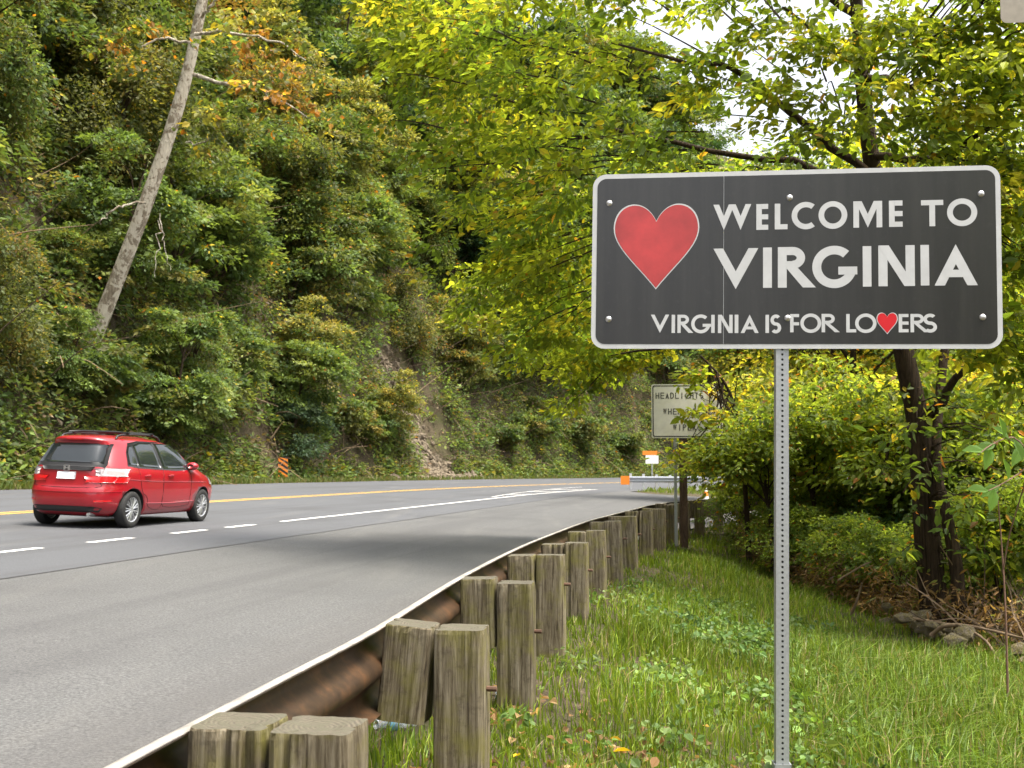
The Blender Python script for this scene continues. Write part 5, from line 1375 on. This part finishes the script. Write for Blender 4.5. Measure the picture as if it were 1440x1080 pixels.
    for k in range(800):
        Y = r.uniform(9, 23); w = np.interp(Y, [9, 14, 20, 23], [4.9, 3.6, 1.5, 1.0]) + abs(r.normal(0, .8)); x = float(railx(Y)) + w; L = r.uniform(.4, 1.4)
        d = norm(np.array([r.normal(0, .5), r.normal(0, .5), r.uniform(.25, 1)])); p = np.array([x, Y, float(G(x, Y)) - .03])
        V_, F_ = tube(spline([p, p + d * L * .5 + r.normal(0, .06, 3), p + d * L + r.normal(0, .1, 3) - [0, 0, .12 * L]], 5), np.linspace(.009, .003, 5) * r.uniform(.7, 1.8), 3); mb.add(V_, F_, int(r.random() < .4))
    setp(link('dry_brush', mb.mesh('dry_brush', M_TWIG, M_TWIG_DK)), 'dry brown stalks and brush along the edge of the wood', 'dry brush', None, 'stuff')
    n = 2000; Y = r.uniform(12, 23, n); X = railx(Y) + np.interp(Y, [12, 14, 20, 23], [4.0, 3.1, 1.2, .9]) + np.abs(r.normal(0, .9, n)); C = np.stack([X, Y, G(X, Y) + r.uniform(.03, .75, n) * r.random(n)], 1)
    V, F, c = spray_leaves(r, C, r.uniform(.1, .25, n), norm(r.standard_normal((n, 3))) * [1, 1, .3], 9, .09, [((.20, .12, .05), 3), ((.13, .08, .04), 2), ((.3, .2, .08), 1.3), ((.14, .15, .04), 1)], flat=1, W=.14)
    setp(link('withered_weeds', mesh_np('withered_weeds', V, F, M_GRASS, c)), 'withered brown weeds beneath the thicket shrubs', 'weeds', None, 'stuff')

    # --- tumbled stone wall with roots at the wood edge
    M_STONE = bark_mat('lichened_stone', (.12, .095, .07), (.36, .31, .22), (.26, .22, .11), 9, 9)
    wall = np.array([P(1190, 868, 14.6)[:2], P(1290, 880, 13.2)[:2], P(1360, 905, 12.0)[:2], P(1450, 945, 10.6)[:2], P(1560, 1000, 9.6)[:2]])
    g0 = np.array([wall[0][0], wall[0][1], float(G(*wall[0]))])
    t5 = thing('stone_wall', 'low tumbled dry stone wall half buried at the edge of the wood', 'wall', g0)
    ico = bmesh.new(); bmesh.ops.create_icosphere(ico, subdivisions=1, radius=1)
    iv = np.array([v.co[:] for v in ico.verts]); jf = np.array([[v.index for v in f.verts] for f in ico.faces]); ico.free()
    sm = [mesh_np('stone', iv * (1 + r.normal(0, .16, (len(iv), 1))) * [1, .75, .62], jf, M_STONE) for _ in range(6)]
    for k in range(42):
        u = r.random() ** .6; p = spline(wall, 60)[int(u * 59)] + r.normal(0, .13, 2); lay = k % 3; s = r.uniform(.07, .16)
        link('stone', sm[k % 6], t5, np.array([p[0], p[1], float(G(p[0], p[1])) + .02 + lay * .10 + .0]) - g0, (r.normal(0, .3), r.normal(0, .3), r.uniform(0, 3)), (s * r.uniform(.9, 1.5), s, s))
    for a, rr in (([(1270, 868, 13.4), (1330, 878, 12.4), (1350, 880, 12.0), (1385, 900, 11.6), (1405, 930, 11.2)], .022), ([(1310, 893, 12.4), (1330, 880, 12.2), (1370, 882, 11.9), (1440, 898, 11.3)], .025), ([(1352, 882, 12), (1364, 900, 11.8), (1352, 916, 11.7)], .014),
                  ([(1195, 870, 14.2), (1205, 845, 14), (1212, 820, 13.9)], .02), ([(1180, 815, 14), (1210, 797, 13.8), (1225, 790, 13.7)], .012)):
        q = spline([P(*p) for p in a], 14)
        setp(link('fallen_branch', MB().tube(q - q[0], np.linspace(rr, rr * .5, 14) * (1 + r.normal(0, .08, 14)), 7).mesh('fallen_branch', M_TWIG, smooth=True), None, q[0]), 'bare pale branch lying over the tumbled stones at the wood edge', 'branch', 'bare branches at the wood edge')
build_right_wood()
